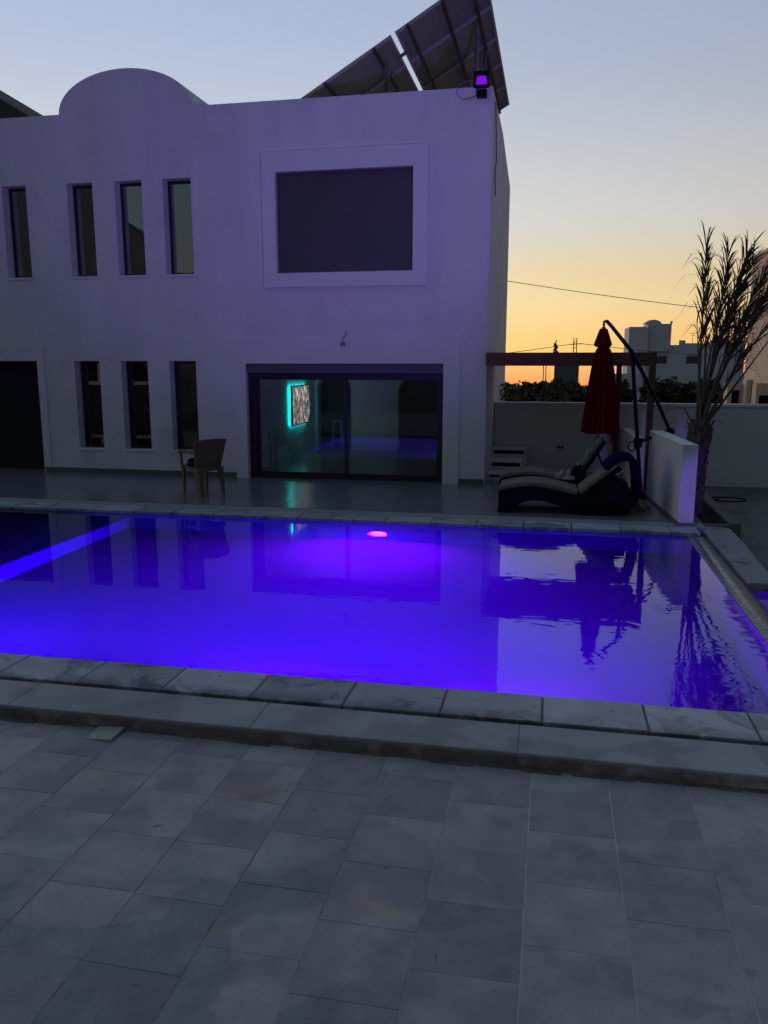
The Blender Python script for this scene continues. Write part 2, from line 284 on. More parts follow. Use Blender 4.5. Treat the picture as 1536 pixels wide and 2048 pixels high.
# ------------------------------------------------------------------ mesh helpers
class MB:
    def __init__(s): s.v = []; s.f = []
    def add(s, vs, fs):
        o = len(s.v); s.v += [tuple(p) for p in vs]; s.f += [tuple(i + o for i in f) for f in fs]; return s
    def box(s, x0, x1, y0, y1, z0, z1):
        return s.add([(x0, y0, z0), (x1, y0, z0), (x1, y1, z0), (x0, y1, z0), (x0, y0, z1), (x1, y0, z1), (x1, y1, z1), (x0, y1, z1)],
                     [(0, 3, 2, 1), (4, 5, 6, 7), (0, 1, 5, 4), (1, 2, 6, 5), (2, 3, 7, 6), (3, 0, 4, 7)])
    def cbox(s, x0, x1, y0, y1, z0, z1, c=0.006):
        """box with chamfered top edges and corners"""
        v = [(x0, y0, z0), (x1, y0, z0), (x1, y1, z0), (x0, y1, z0), (x0, y0, z1 - c), (x1, y0, z1 - c), (x1, y1, z1 - c), (x0, y1, z1 - c),
             (x0 + c, y0 + c, z1), (x1 - c, y0 + c, z1), (x1 - c, y1 - c, z1), (x0 + c, y1 - c, z1)]
        f = [(0, 3, 2, 1), (8, 9, 10, 11)]
        for i in range(4):
            j = (i + 1) % 4; f += [(i, j, j + 4, i + 4), (i + 4, j + 4, j + 8, i + 8)]
        return s.add(v, f)
    def prism(s, pts, z0, z1):
        n = len(pts); v = [(x, y, z0) for x, y in pts] + [(x, y, z1) for x, y in pts]
        f = [tuple(range(n))[::-1], tuple(range(n, 2 * n))] + [(i, (i + 1) % n, (i + 1) % n + n, i + n) for i in range(n)]
        return s.add(v, f)
    def prism_xz(s, pts, y0, y1):
        n = len(pts); v = [(x, y0, z) for x, z in pts] + [(x, y1, z) for x, z in pts]
        f = [tuple(range(n)), tuple(range(n, 2 * n))[::-1]] + [(i, i + n, (i + 1) % n + n, (i + 1) % n) for i in range(n)]
        return s.add(v, f)
    def strip_xz(s, top, bot, y0, y1):
        """solid between an upper and a lower curve (same u values), extruded along y"""
        n = len(top)
        v = [(u, y0, z) for u, z in top] + [(u, y0, z) for u, z in bot] + [(u, y1, z) for u, z in top] + [(u, y1, z) for u, z in bot]
        f = []
        for i in range(n - 1):
            a = i; f += [(n + i, n + i + 1, i + 1, i), (2 * n + i, 2 * n + i + 1, 3 * n + i + 1, 3 * n + i), (i, i + 1, 2 * n + i + 1, 2 * n + i), (n + i + 1, n + i, 3 * n + i, 3 * n + i + 1)]
        f += [(0, 2 * n, 3 * n, n), (n - 1, 2 * n - 1, 4 * n - 1, 3 * n - 1)]
        return s.add(v, f)
    def tube(s, pts, r, n=8, caps=True):
        pts = [Vector(p) for p in pts]; rs = r if isinstance(r, (list, tuple)) else [r] * len(pts)
        vs = []; prev = None
        for i, p in enumerate(pts):
            d = (pts[min(i + 1, len(pts) - 1)] - pts[max(i - 1, 0)]).normalized()
            a = prev if prev is not None else (Vector((0, 0, 1)) if abs(d.z) < 0.9 else Vector((1, 0, 0)))
            x = (a - d * a.dot(d)).normalized(); y = d.cross(x); prev = x
            for k in range(n):
                t = 2 * math.pi * k / n; vs.append(p + (x * math.cos(t) + y * math.sin(t)) * rs[i])
        fs = []
        for i in range(len(pts) - 1):
            for k in range(n):
                fs.append((i * n + k, i * n + (k + 1) % n, (i + 1) * n + (k + 1) % n, (i + 1) * n + k))
        if caps: fs += [tuple(range(n))[::-1], tuple(range((len(pts) - 1) * n, len(pts) * n))]
        return s.add(vs, fs)
    def lathe(s, prof, n=24, c=(0, 0, 0), sx=1.0, sy=1.0, wob=None):
        vs = []; fs = []
        for i, (r, z) in enumerate(prof):
            for k in range(n):
                t = 2 * math.pi * k / n; q = r * (wob(k, n, i) if wob else 1)
                vs.append((c[0] + q * math.cos(t) * sx, c[1] + q * math.sin(t) * sy, c[2] + z))
        for i in range(len(prof) - 1):
            for k in range(n): fs.append((i * n + k, i * n + (k + 1) % n, (i + 1) * n + (k + 1) % n, (i + 1) * n + k))
        fs += [tuple(range(n))[::-1], tuple(range((len(prof) - 1) * n, len(prof) * n))]
        return s.add(vs, fs)
    def bar(s, a, b, wx, wy):
        """square bar from a to b"""
        a = Vector(a); b = Vector(b); d = (b - a).normalized(); up = Vector((0, 1, 0)) if abs(d.y) < 0.9 else Vector((1, 0, 0))
        x = d.cross(up).normalized() * wx / 2; y = up * wy / 2
        v = [a - x - y, a + x - y, a + x + y, a - x + y, b - x - y, b + x - y, b + x + y, b - x + y]
        return s.add(v, [(0, 3, 2, 1), (4, 5, 6, 7), (0, 1, 5, 4), (1, 2, 6, 5), (2, 3, 7, 6), (3, 0, 4, 7)])
    def grid_wall(s, us, zs, holes, d0, d1, axis='x'):
        us = sorted(set(us + [h[0] for h in holes] + [h[1] for h in holes])); zs = sorted(set(zs + [h[2] for h in holes] + [h[3] for h in holes]))
        def solid(i, j):
            if i < 0 or j < 0 or i >= len(us) - 1 or j >= len(zs) - 1: return False
            u = (us[i] + us[i + 1]) / 2; z = (zs[j] + zs[j + 1]) / 2
            return not any(h[0] < u < h[1] and h[2] < z < h[3] for h in holes)
        P = (lambda u, d, z: (u, d, z)) if axis == 'x' else (lambda u, d, z: (d, u, z))
        for i in range(len(us) - 1):
            for j in range(len(zs) - 1):
                if not solid(i, j): continue
                u0, u1, z0, z1 = us[i], us[i + 1], zs[j], zs[j + 1]
                s.add([P(u0, d0, z0), P(u1, d0, z0), P(u1, d0, z1), P(u0, d0, z1)], [(0, 1, 2, 3)])
                s.add([P(u0, d1, z0), P(u1, d1, z0), P(u1, d1, z1), P(u0, d1, z1)], [(3, 2, 1, 0)])
                if not solid(i - 1, j): s.add([P(u0, d0, z0), P(u0, d0, z1), P(u0, d1, z1), P(u0, d1, z0)], [(0, 1, 2, 3)])
                if not solid(i + 1, j): s.add([P(u1, d0, z0), P(u1, d1, z0), P(u1, d1, z1), P(u1, d0, z1)], [(0, 1, 2, 3)])
                if not solid(i, j - 1): s.add([P(u0, d0, z0), P(u0, d1, z0), P(u1, d1, z0), P(u1, d0, z0)], [(0, 1, 2, 3)])
                if not solid(i, j + 1): s.add([P(u0, d0, z1), P(u1, d0, z1), P(u1, d1, z1), P(u0, d1, z1)], [(0, 1, 2, 3)])
        return s
    def frame(s, x0, x1, z0, z1, y0, y1, t, tb=None):
        """rectangular frame of four bars in the xz plane"""
        tb = t if tb is None else tb
        s.box(x0, x0 + t, y0, y1, z0, z1); s.box(x1 - t, x1, y0, y1, z0, z1)
        s.box(x0 + t, x1 - t, y0, y1, z1 - t, z1); s.box(x0 + t, x1 - t, y0, y1, z0, z0 + tb); return s
    def move(s, fn): s.v = [tuple(fn(Vector(p))) for p in s.v]; return s
    def build(s, name, m, parent=None, smooth=False, bevel=0.0, loc=None, rot=None):
        me = bpy.data.meshes.new(name); me.from_pydata(s.v, [], s.f); me.update()
        import bmesh
        bm = bmesh.new(); bm.from_mesh(me); bmesh.ops.recalc_face_normals(bm, faces=bm.faces); bm.to_mesh(me); bm.free()
        me.materials.append(M[m] if isinstance(m, str) else m)
        if smooth:
            for p in me.polygons: p.use_smooth = True
        o = bpy.data.objects.new(name, me); col.objects.link(o)
        if parent: o.parent = parent
        if loc: o.location = loc
        if rot: o.rotation_euler = rot
        if bevel > 0:
            b = o.modifiers.new('bevel', 'BEVEL'); b.width = bevel; b.segments = 2; b.limit_method = 'ANGLE'; b.angle_limit = R(40)
        if smooth:
            try:
                me.set_sharp_from_angle(angle=R(50))
            except Exception: pass
        return o
def tag(o, label, cat, group=None):
    o['label'] = label; o['category'] = cat
    if group: o['group'] = group
    return o
def struct(o): o['kind'] = 'structure'; return o
def stuff(o): o['kind'] = 'stuff'; return o
def thing(name, label, cat, loc=(0, 0, 0), group=None):
    o = bpy.data.objects.new(name, None); col.objects.link(o); o.location = loc; o.empty_display_size = 0.2
    return tag(o, label, cat, group)
def at(o, loc):
    """geometry given in world coordinates, child of an empty at loc"""
    return o
def rel(mb, e):
    l = e.location; return mb.move(lambda p: p - l)
def light(name, kind, loc, target, energy, color, parent=None, size=0.2, spot=90, blend=0.8):
    d = bpy.data.lights.new(name, kind); d.energy = energy; d.color = color
    if kind == 'AREA': d.shape = 'DISK'; d.size = size
    if kind == 'SPOT': d.spot_size = R(spot); d.spot_blend = blend; d.shadow_soft_size = size
    if kind == 'POINT': d.shadow_soft_size = size
    o = bpy.data.objects.new(name, d); col.objects.link(o)
    o.location = loc; dv = Vector(target) - Vector(loc); o.rotation_euler = dv.to_track_quat('-Z', 'Y').to_euler()
    return o
def lerp(a, b, t): return a + (b - a) * t

# ------------------------------------------------------------------ ground and terrace
ZT = -0.085                                   # level of the near terrace; pool coping and patio are 0
WL = -0.045                                   # water level
gp = []
for r_, z_ in ((0, -.9), (60, -.9), (104, -.95), (130, -4), (300, -30), (700, -70), (3000, -120)):
    gp.append((max(r_, .01), z_))
struct(MB().lathe(gp, 72).build('ground', 'ground'))
terrace = struct(MB().box(-9.0, 1.7, -6.0, 4.0, -0.88, ZT - 0.001).build('terrace', 'grout'))
TP = 0.3755
offs = {-1: 2.845, 0: 3.043, 1: 2.885, 2: 2.70}
tile_me = {}
def tile(x0, x1, y0, y1, par, name='tile'):
    key = (round(x1 - x0, 3), round(y1 - y0, 3))
    if key not in tile_me:
        b = MB().cbox(-key[0] / 2, key[0] / 2, -key[1] / 2, key[1] / 2, -0.02, 0, 0.0012)
        o = b.build(name, 'slate', par); tile_me[key] = o.data
    else:
        o = bpy.data.objects.new(name, tile_me[key]); col.objects.link(o); o.parent = par
    o.location = ((x0 + x1) / 2, (y0 + y1) / 2, ZT + random.uniform(-0.0003, 0.0010))
    o.rotation_euler = (R(random.uniform(-.08, .08)), R(random.uniform(-.08, .08)), R(random.uniform(-.35, .35)))
JX = 0.0055
for c in range(-12, 4):
    x0 = -0.033 + c * (TP + JX); o = offs.get(c, 3.0 + random.uniform(-0.19, 0.19))
    y = o + 6 * TP
    while y > 1.2:
        y0, y1 = y - TP + 0.003, y
        y -= TP
        if y0 > 3.97 or y1 < 1.2: continue
        if y1 > 3.985: y1 = 3.985
        if y1 - y0 < 0.03: continue
        tile(x0, x0 + TP, y0, y1, terrace)

# kerb, drain slot and coping on the near side
kerb = struct(MB().box(-9.0, 1.7, 4.02, 4.33, -0.88, -0.03).build('pool_kerb', 'dark_gap'))
kx = [-6.2, -4.6, -3.1, -1.585, -0.11, 1.45, 1.7]
for i in range(len(kx) - 1):
    b = MB().cbox(kx[i], kx[i + 1] - 0.001, 3.99 + 0.002 * (i % 2), 4.337, -0.09, -0.002 - 0.0006 * (i % 2), 0.005)
    b.build('kerb_stone', 'kerb', kerb)
sb = MB()
xx = -4.6
while xx < 1.6:
    wv = random.uniform(0.05, 0.2); dp = random.uniform(0.012, 0.045)
    sb.add([(xx, 3.995, ZT + 0.014), (xx + wv, 3.995, ZT + 0.014), (xx + wv * 1.1, 3.99 - dp, ZT + 0.0015), (xx - wv * .1, 3.99 - dp * random.uniform(.5, 1), ZT + 0.0015)], [(0, 1, 2, 3)])
    xx += wv * 0.98
stuff(tag(sb.build('silt', 'silt'), 'brown silt washed up along the foot of the kerb', 'silt'))
coping = struct(MB().box(-9.0, 1.60, 4.39, 4.752, -0.88, -0.007).build('near_coping', 'concrete'))
W = 0.581
slab_me = None
for k in range(-9, 4):
    x0 = -0.566 + k * W; x1 = x0 + W - 0.012
    if k == 3: x1 = 1.62
    b = MB().cbox(x0, x1, 4.385, 4.757, -0.04, 0.0, 0.005)
    o = b.build('coping_slab', 'coping', coping)
    o.location.z = random.uniform(-0.002, 0.001)

# ------------------------------------------------------------------ pool
PX0, PX1, PY0, PY1, PD = -13.0, 1.60, 4.745, 10.0, -1.45
basin = struct(MB().box(PX0 - .2, PX1 + .15, PY0 - .1, PY1 + .1, PD - 0.1, PD).build('pool_basin', 'pool_paint'))
MB().box(PX0, PX1, PY1, PY1 + .12, PD + .002, -0.042).build('pool_wall', 'pool_wall_dimmed', basin)
MB().box(PX0, PX1, PY0 - .12, PY0, PD + .002, -0.047).build('pool_wall', 'pool_paint', basin)
MB().box(PX0 - .12, PX0, PY0, PY1, PD + .002, -0.047).build('pool_wall', 'pool_paint', basin)
MB().prism([(-13, PY0 + .003), (-5.62, PY0 + .003), (-5.62, PY1 - .003), (-13, PY1 - .003)], PD + .003, -0.34).build('shelf', 'pool_paint', basin, bevel=0.03)
MB().box(PX1 + .004, PX1 + .16, PY0 - .11, PY1 + .1, PD + .002, WL - 0.101).build('pool_wall', 'pool_side_dimmed', basin)
ed = MB().strip_xz([(PX1, WL - 0.05), (PX1 + .01, WL - 0.012), (PX1 + .03, WL + 0.004), (PX1 + .12, WL + 0.006), (PX1 + .2, WL + 0.0), (PX1 + .235, WL - 0.015), (PX1 + .25, WL - 0.05)],
                   [(PX1 + d_, WL - (.10 if d_ < .2 else .45)) for d_ in (0, .01, .03, .12, .2, .235, .25)], 2.6, 9.962)
edge = tag(ed.build('overflow_edge', 'mosaic', smooth=True), 'grey green mosaic overflow edge along the right side of the pool', 'pool edge')
water = struct(MB().box(PX0 - .05, PX1 + .014, PY0 - .05, PY1 + .05, PD - .04, WL).build('water', 'water'))

def pool_lamp(x, y, z, dy, energy, color, lensmat, label, tgt, size=0.24):
    e = thing('pool_lamp', label, 'pool lamp', (x, y, z), 'underwater pool lamps')
    s = dy
    def turn(p): return Vector((p.x, p.z * s, p.y))
    MB().lathe([(0.115, 0.0), (0.14, 0.0), (0.145, 0.02), (0.13, 0.035), (0.108, 0.03), (0.108, 0.012)], 28).move(turn).build('rim', 'panel_frame', e, smooth=True)
    MB().lathe([(0.104, 0.004), (0.104, 0.02), (0.07, 0.032), (0.02, 0.036)], 28).move(turn).build('lens', lensmat, e, smooth=True)
    light('pool_lamp_light', 'AREA', (x, y + dy * 0.07, z), tgt, energy, color, size=size)
BLUE = (0.09, 0.0, 1.0)
pool_lamp(-2.12, PY1, -0.56, -1, 560, (0.15, 0.0, 1.0), 'lamp_magenta', 'glowing magenta lamp in the far pool wall below the sliding door', (-2.2, 8.0, -1.3))
pool_lamp(-2.0, PY0, -0.75, 1, 660, BLUE, 'lamp_violet', 'violet lamp in the near pool wall left of the middle', (-2.2, 8.0, -1.2))
pool_lamp(-4.6, PY0, -0.75, 1, 400, (0.06, 0.0, 1.0), 'lamp_violet', 'added violet lamp evening out the pool glow towards the shallow shelf', (-4.7, 8.0, -1.2))  # extra lamp added to spread the underwater light evenly
pool_lamp(-0.1, PY0, -0.75, 1, 400, (0.15, 0.0, 1.0), 'lamp_violet', 'violet lamp in the near pool wall beside the overflow edge', (-0.6, 8.0, -1.2))

# far coping, slot, edging and patio
fcop = struct(MB().box(PX0, 1.78, 10.02, 10.34, -0.88, -0.041).build('far_coping', 'dark_gap'))
k = 0
x1 = 1.78
wd = [0.33] + [W] * 40
for wv in wd:
    x0 = x1 - wv
    o = MB().cbox(x0 + 0.006, x1 - 0.006, 9.965, 10.325, -0.04, 0.0, 0.005).build('coping_slab', 'coping', fcop)
    x1 = x0
    if x1 < -10.5: break
patio = struct(MB().box(PX0, 1.9, 10.60, 15.2, -0.88, 0.004).build('patio', 'patio'))
MB().cbox(PX0, 1.9, 10.355, 10.598, -0.5, 0.0, 0.008).build('edging_strip', 'edging', patio)

# ------------------------------------------------------------------ right side: slab, lower basin, planter, yard
struct(MB().prism([(1.852, 7.87), (2.10, 7.87), (2.13, 8.3), (2.19, 9.6), (2.21, 10.4), (2.17, 10.55), (1.86, 10.60)], -0.7, -0.03).build('overflow_slab', 'concrete_slab', bevel=0.012))
lb = struct(MB().box(1.851, 4.6, 2.0, 7.86, -1.2, -1.1).build('catch_basin', 'pool_paint'))
MB().box(2.11, 4.8, 7.862, 7.98, -1.2, -0.06).build('pool_wall', 'concrete_slab', lb)
MB().box(1.851, 2.108, 7.861, 7.867, -1.2, -0.06).build('pool_wall', 'concrete_slab', lb)
MB().box(4.6, 4.8, 2.0, 7.86, -1.2, -0.06).build('pool_wall', 'concrete_slab', lb)
MB().box(1.851, 4.6, 1.8, 2.0, -1.2, -0.06).build('pool_wall', 'concrete_slab', lb)
struct(MB().box(1.845, 4.65, 1.95, 7.864, -1.15, -0.11).build('basin_water', 'water'))
pool_lamp(2.6, 2.0, -0.6, 1, 700, (0.10, 0.0, 1.0), 'lamp_violet', 'violet lamp in the lower catch basin beyond the overflow edge', (2.5, 7.0, -0.9))
struct(MB().prism([(2.38, 7.982), (14, 7.982), (14, 15.26), (1.905, 15.26), (1.905, 14.3), (2.38, 14.3)], -0.89, -0.20).build('yard', 'concrete'))
struct(MB().prism([(1.905, 10.62), (2.25, 10.62), (2.25, 14.3), (1.905, 14.3)], -0.89, -0.14).build('planting_bed', 'soil'))
pk = tag(MB().box(2.225, 2.372, 10.66, 14.3, -0.5, 0.0).box(1.86, 2.224, 10.61, 10.68, -0.5, -0.012).build('planter_border', 'concrete', bevel=0.008), 'low concrete border round the dark planting bed beside the white wall', 'planter')
struct(MB().box(2.10, 2.379, 7.982, 10.655, -0.89, -0.201).build('yard_strip', 'concrete'))

# hose on the yard
hp = []
for i in range(40):
    t = 2 * math.pi * i / 34 + math.pi
    hp.append((2.82 + 0.27 * math.cos(t) * (1 + .02 * i / 40), 13.75 + 0.20 * math.sin(t), -0.185 + (0.012 if i > 34 else 0)))
hp = [(2.0, 13.95, -0.12), (2.3, 13.95, 0.02), (2.42, 13.9, -0.12), (2.5, 13.8, -0.18)] + hp
tag(MB().tube(hp, 0.013, 6).build('garden_hose', 'hose', smooth=True), 'black hose lying in a loop on the yard beyond the planter', 'hose')

# white partition wall with a low continuation
pw = thing('partition_wall', 'white plastered partition wall with a violet lit end beside the loungers', 'wall', (1.6, 11.5, 0))
rel(MB().prism([(1.59, 10.50), (1.775, 10.50), (1.63, 12.62), (1.43, 12.62)], -0.6, 0.99), pw).build('wall_body', 'partition_white', pw, bevel=0.006)
rel(MB().prism([(1.555, 10.50), (1.588, 10.50), (1.428, 12.62), (1.395, 12.62)], 0.005, 0.035), pw).build('skirting', 'skirting', pw)
rel(MB().prism([(1.56, 10.40), (1.80, 10.40), (1.80, 10.497), (1.56, 10.497)], 0.003, 0.02), pw).build('base_tile', 'skirting', pw)
lw = tag(MB().prism([(1.28, 12.95), (1.42, 12.95), (1.36, 15.2), (1.22, 15.2)], 0.0, 0.83).build('low_wall', 'wall_grey', bevel=0.006), 'low grey wall between the pergola and the yard', 'wall')

# back boundary wall
bw = thing('boundary_wall', 'long grey boundary wall behind the pergola and the palm', 'wall', (2, 15.3, 0))
rel(MB().box(-1.04, 14, 15.27, 15.45, -0.85, 1.20), bw).build('wall_body', 'wall_grey', bw)
rel(MB().box(-1.04, 14.02, 15.25, 15.50, 1.202, 1.255), bw).build('coping_cap', 'partition_white', bw, bevel=0.006)
rel(MB().box(0.12, 0.17, 15.262, 15.268, 0.42, 0.46).box(0.185, 0.235, 15.262, 15.268, 0.42, 0.46), bw).build('socket', 'black_plastic', bw)

# steps at the villa corner
st = thing('steps', 'three pale steps with dark risers against the villa corner', 'steps', (-0.75, 14.5, 0))
for i, (xa, xb, ya, yb, z) in enumerate([(-1.045, -0.60, 13.75, 14.2, 0.14), (-1.045, -0.47, 14.2, 14.72, 0.30), (-1.045, -0.42, 14.72, 15.24, 0.46)]):
    rel(MB().cbox(xa, xb, ya, yb, 0.005 if i == 0 else 0.0045, z, 0.01), st).build('step', 'wall_grey', st)
    rel(MB().box(xa + .05, xb - .04, ya - 0.006, ya - 0.002, z - 0.10 + (0.03 if i == 0 else 0), z - 0.035), st).build('riser_strip', 'dark_gap', st)  # thin dark strip set on the face of each step

# ------------------------------------------------------------------ villa
FY = 13.27
villa = thing('villa', 'two storey white flat roofed villa with barrel vault, tall slot windows and large sliding door', 'house', (-5, FY, 0))
def V(mb, name, m, parent=None, **k):
    return rel(mb, villa).build(name, m, parent or villa, **k)
upw = [(-10.25, -9.75), (-9.50, -9.03), (-8.25, -7.77), (-7.36, -6.86), (-6.485, -5.98)]
low = [(-8.33, -7.84), (-7.43, -6.92), (-6.514, -6.02)]
SH = (-4.507, -2.25, 3.417, 4.985)
DR = (-5.118, -1.74, 0.0, 1.958)
holes = [(a, b, 3.437, 4.972) for a, b in upw] + [(a, b, 0.45, 2.0) for a, b in low] + [SH, (DR[0], DR[1], -0.3, DR[3]), (-12.4, -9.06, -0.3, 2.0)]
V(MB().grid_wall([-14.0, -1.05], [-0.3, 6.07], holes, FY, FY + 0.28), 'facade_wall', 'plaster')
# side wall with a falling roof line
V(MB().add([(-1.05, FY + .2806, -0.3), (-1.05, 18.5, -0.3), (-1.05, 18.5, 5.65), (-1.05, 15.8, 6.05), (-1.05, FY + .2806, 6.068), (-1.3, FY + .2805, -0.3), (-1.3, 18.5, -0.3), (-1.3, 18.5, 5.65), (-1.3, 15.8, 6.05), (-1.3, FY + .2805, 6.068)],
           [(0, 1, 2, 3, 4), (9, 8, 7, 6, 5), (4, 3, 8, 9), (3, 2, 7, 8), (2, 1, 6, 7)]), 'side_wall', 'plaster')
V(MB().box(-14, -1.32, FY + .29, 18.4, 5.45, 5.6), 'roof', 'plaster')
V(MB().box(-14, -1.06, 18.5, 18.7, -0.3, 5.6), 'rear_wall', 'plaster')
V(MB().box(-14.2, -14.0, FY, 18.7, -0.3, 6.0), 'end_wall', 'plaster')
V(MB().box(-14, -1.8, 18.71, 22.5, -0.3, 5.5), 'rear_block', 'plaster')
V(MB().box(-13.9, -1.31, FY + .29, 18.45, 2.55, 2.75), 'upper_floor', 'interior')
# vault
cx, va, vb, vz = -7.10, 1.20, 0.64, 6.071
arc = [(cx + va * math.cos(math.pi * i / 40), vz + vb * math.sin(math.pi * i / 40)) for i in range(41)]
V(MB().prism_xz(arc, FY + 0.0, FY + 2.6), 'vault', 'plaster', smooth=False)
# sloping stair roof at the far left
V(MB().prism_xz([(-16, 7.0), (-11.0, 7.0), (-12.23, 7.72), (-16, 9.9)], 17.3, 20), 'stair_roof', 'roof_brown')
# slot windows
def slot_window(x0, x1, z0, z1, dark=False):
    y = FY + 0.19
    f = V(MB().frame(x0 + .001, x1 - .001, z0 + .001, z1 - .001, y, y + .05, 0.045), 'window', 'aluminium_dark')
    MB().box(x0 + .046, x1 - .046, y + .018, y + .026, z0 + .046, z1 - .046).move(lambda p: p - villa.location).build('pane', 'upper_glass' if z0 > 3 else 'window_glass', f)
    MB().cbox(x0 - .012, x1 + .012, FY - .02, FY + .188, z0 - .03, z0 + .004, .004).move(lambda p: p - villa.location).build('sill', 'plaster_trim', f)
    return f
for a, b in upw: f = slot_window(a, b, 3.437, 4.972)
for a, b in low: slot_window(a, b, 0.45, 2.0)
# perforated vent behind the second upper window
vt = V(MB().frame(-8.07, -7.93, 3.56, 3.86, FY + .30, FY + .31, .012), 'vent_grille', 'interior')
gb = MB()
for i in range(6): gb.box(-8.07 + .0205 * (i + .6), -8.07 + .0205 * (i + .6) + .007, FY + .302, FY + .308, 3.565, 3.855)
for i in range(13): gb.box(-8.065, -7.935, FY + .3035, FY + .3075, 3.565 + .0225 * i, 3.572 + .0225 * i)
gb.move(lambda p: p - villa.location).build('mesh_bars', 'interior', vt)
# big upper window with closed roller shutter and raised surround
sb = MB()
nz = 36; z0, z1 = SH[2] + .001, SH[3] - .001
for i in range(nz):
    a = z0 + (z1 - z0) * i / nz; c = z0 + (z1 - z0) * (i + 1) / nz; y = FY + .045
    sb.add([(SH[0] + .001, y + .003, a), (SH[1] - .001, y + .003, a), (SH[1] - .001, y, a + .006), (SH[0] + .001, y, a + .006), (SH[1] - .001, y, c - .004), (SH[0] + .001, y, c - .004), (SH[1] - .001, y + .003, c), (SH[0] + .001, y + .003, c)],
           [(0, 1, 2, 3), (3, 2, 4, 5), (5, 4, 6, 7)])
V(sb, 'roller_shutter', 'shutter')
TR = (-4.735, -2.014, 3.19, 5.30)
t_ = V(MB().grid_wall([TR[0], TR[1]], [TR[2], TR[3]], [SH], FY - 0.055, FY - 0.0005), 'window_surround', 'plaster_trim', bevel=0.006)
# sliding door
V(MB().grid_wall([-5.335, -1.475], [0.0, 2.395], [(DR[0], DR[1], -0.1, DR[3])], FY - 0.018, FY - 0.0006), 'door_surround', 'plaster_trim', bevel=0.006)
V(MB().box(DR[0] + .001, DR[1] - .001, FY + .03, FY + .27, 1.80, 1.957), 'shutter_box', 'shutter_box', bevel=0.008)
sd_ = V(MB().frame(DR[0] + .001, DR[1] - .001, 0.006, 1.798, FY + .10, FY + .20, 0.06, 0.05), 'sliding_door', 'aluminium_dark')
def vsub(mb, name, m, par): return mb.move(lambda p: p - villa.location).build(name, m, par)
xm = -3.40
vsub(MB().frame(DR[0] + .13, xm + .03, .058, 1.737, FY + .155, FY + .185, .05), 'door_leaf', 'aluminium_dark', sd_)
vsub(MB().frame(xm - .03, DR[1] - .062, .058, 1.737, FY + .115, FY + .145, .05), 'door_leaf', 'aluminium_dark', sd_)
vsub(MB().box(DR[0] + .181, xm - .021, FY + .166, FY + .174, .109, 1.686), 'pane', 'door_glass', sd_)
vsub(MB().box(xm + .021, DR[1] - .113, FY + .126, FY + .134, .109, 1.686), 'pane', 'door_glass', sd_)
vsub(MB().box(DR[0] + .062, DR[0] + .128, FY + .11, FY + .19, .058, 1.737), 'guide_rail', 'aluminium_dark', sd_)
# skirting along the foot of the facade
for a, b in ((-9.04, -5.338), (-1.472, -1.06)):
    V(MB().cbox(a, b, FY - .018, FY - .0008, 0.005, 0.095, .004), 'skirting', 'skirting')
# doorway at the left, its unlit inside drawn as a black sheet
V(MB().box(-12.4, -9.06, FY + .30, FY + .33, -.2, 2.0), 'garage_dark_sheet', 'dark_gap')
V(MB().grid_wall([-12.7, -8.92], [0.0, 2.28], [(-12.4, -9.06, -.1, 2.0)], FY - .014, FY - .0007), 'garage_surround', 'plaster_trim')
# rooms behind the glass
V(MB().box(-13.9, -1.31, FY + .285, 18.45, -0.25, 0.005), 'room_floor', 'interior_floor')
V(MB().box(-5.55, -5.30, FY + .285, 18.0, 0.006, 2.549), 'room_wall', 'interior')
V(MB().box(-9.0, -8.75, FY + .34, 18.0, 0.006, 2.549), 'room_wall', 'interior_unlit')
V(MB().box(-8.7, -5.56, 16.6, 16.75, 0.006, 2.549), 'room_wall', 'interior_unlit')
V(MB().box(-13.8, -5.0, 15.6, 15.75, 2.751, 5.449), 'room_wall', 'interior_unlit')
for xa in (-9.15, -8.15, -7.1):
    V(MB().frame(xa, xa + .62, .9, 2.0, 16.56, 16.598, .1), 'inner_window', 'interior')
def arch_wall(mb, arches, x0, x1, zt, y0, y1):
    cur = x0
    for (a, b, zs, ztop) in arches:
        if a > cur: mb.box(cur, a, y0, y1, 0.006, zt)
        n = 20; pts = [(a + (b - a) * (0.5 - 0.5 * math.cos(math.pi * i / n)), zs + (ztop - zs) * math.sin(math.pi * i / n)) for i in range(n + 1)]
        mb.strip_xz([(p[0], zt) for p in pts], pts, y0, y1); cur = b
    if x1 > cur: mb.box(cur, x1, y0, y1, 0.006, zt)
    return mb
V(arch_wall(MB(), [(-5.22, -4.44, 1.38, 1.72), (-3.36, -2.35, 1.30, 1.73)], -5.29, -1.31, 2.548, 17.95, 18.2), 'arch_wall', 'interior')
V(MB().box(-5.6, -1.31, 18.42, 18.48, 0.006, 2.5), 'passage_wall', 'interior_unlit')
V(MB().tube([(-3.36, FY - .005, 2.49), (-3.35, FY - .03, 2.42), (-3.40, FY - .055, 2.36), (-3.39, FY - .06, 2.30)], 0.008, 6).box(-3.43, -3.36, FY - .075, FY - .046, 2.24, 2.30), 'wire_stub', 'cable')

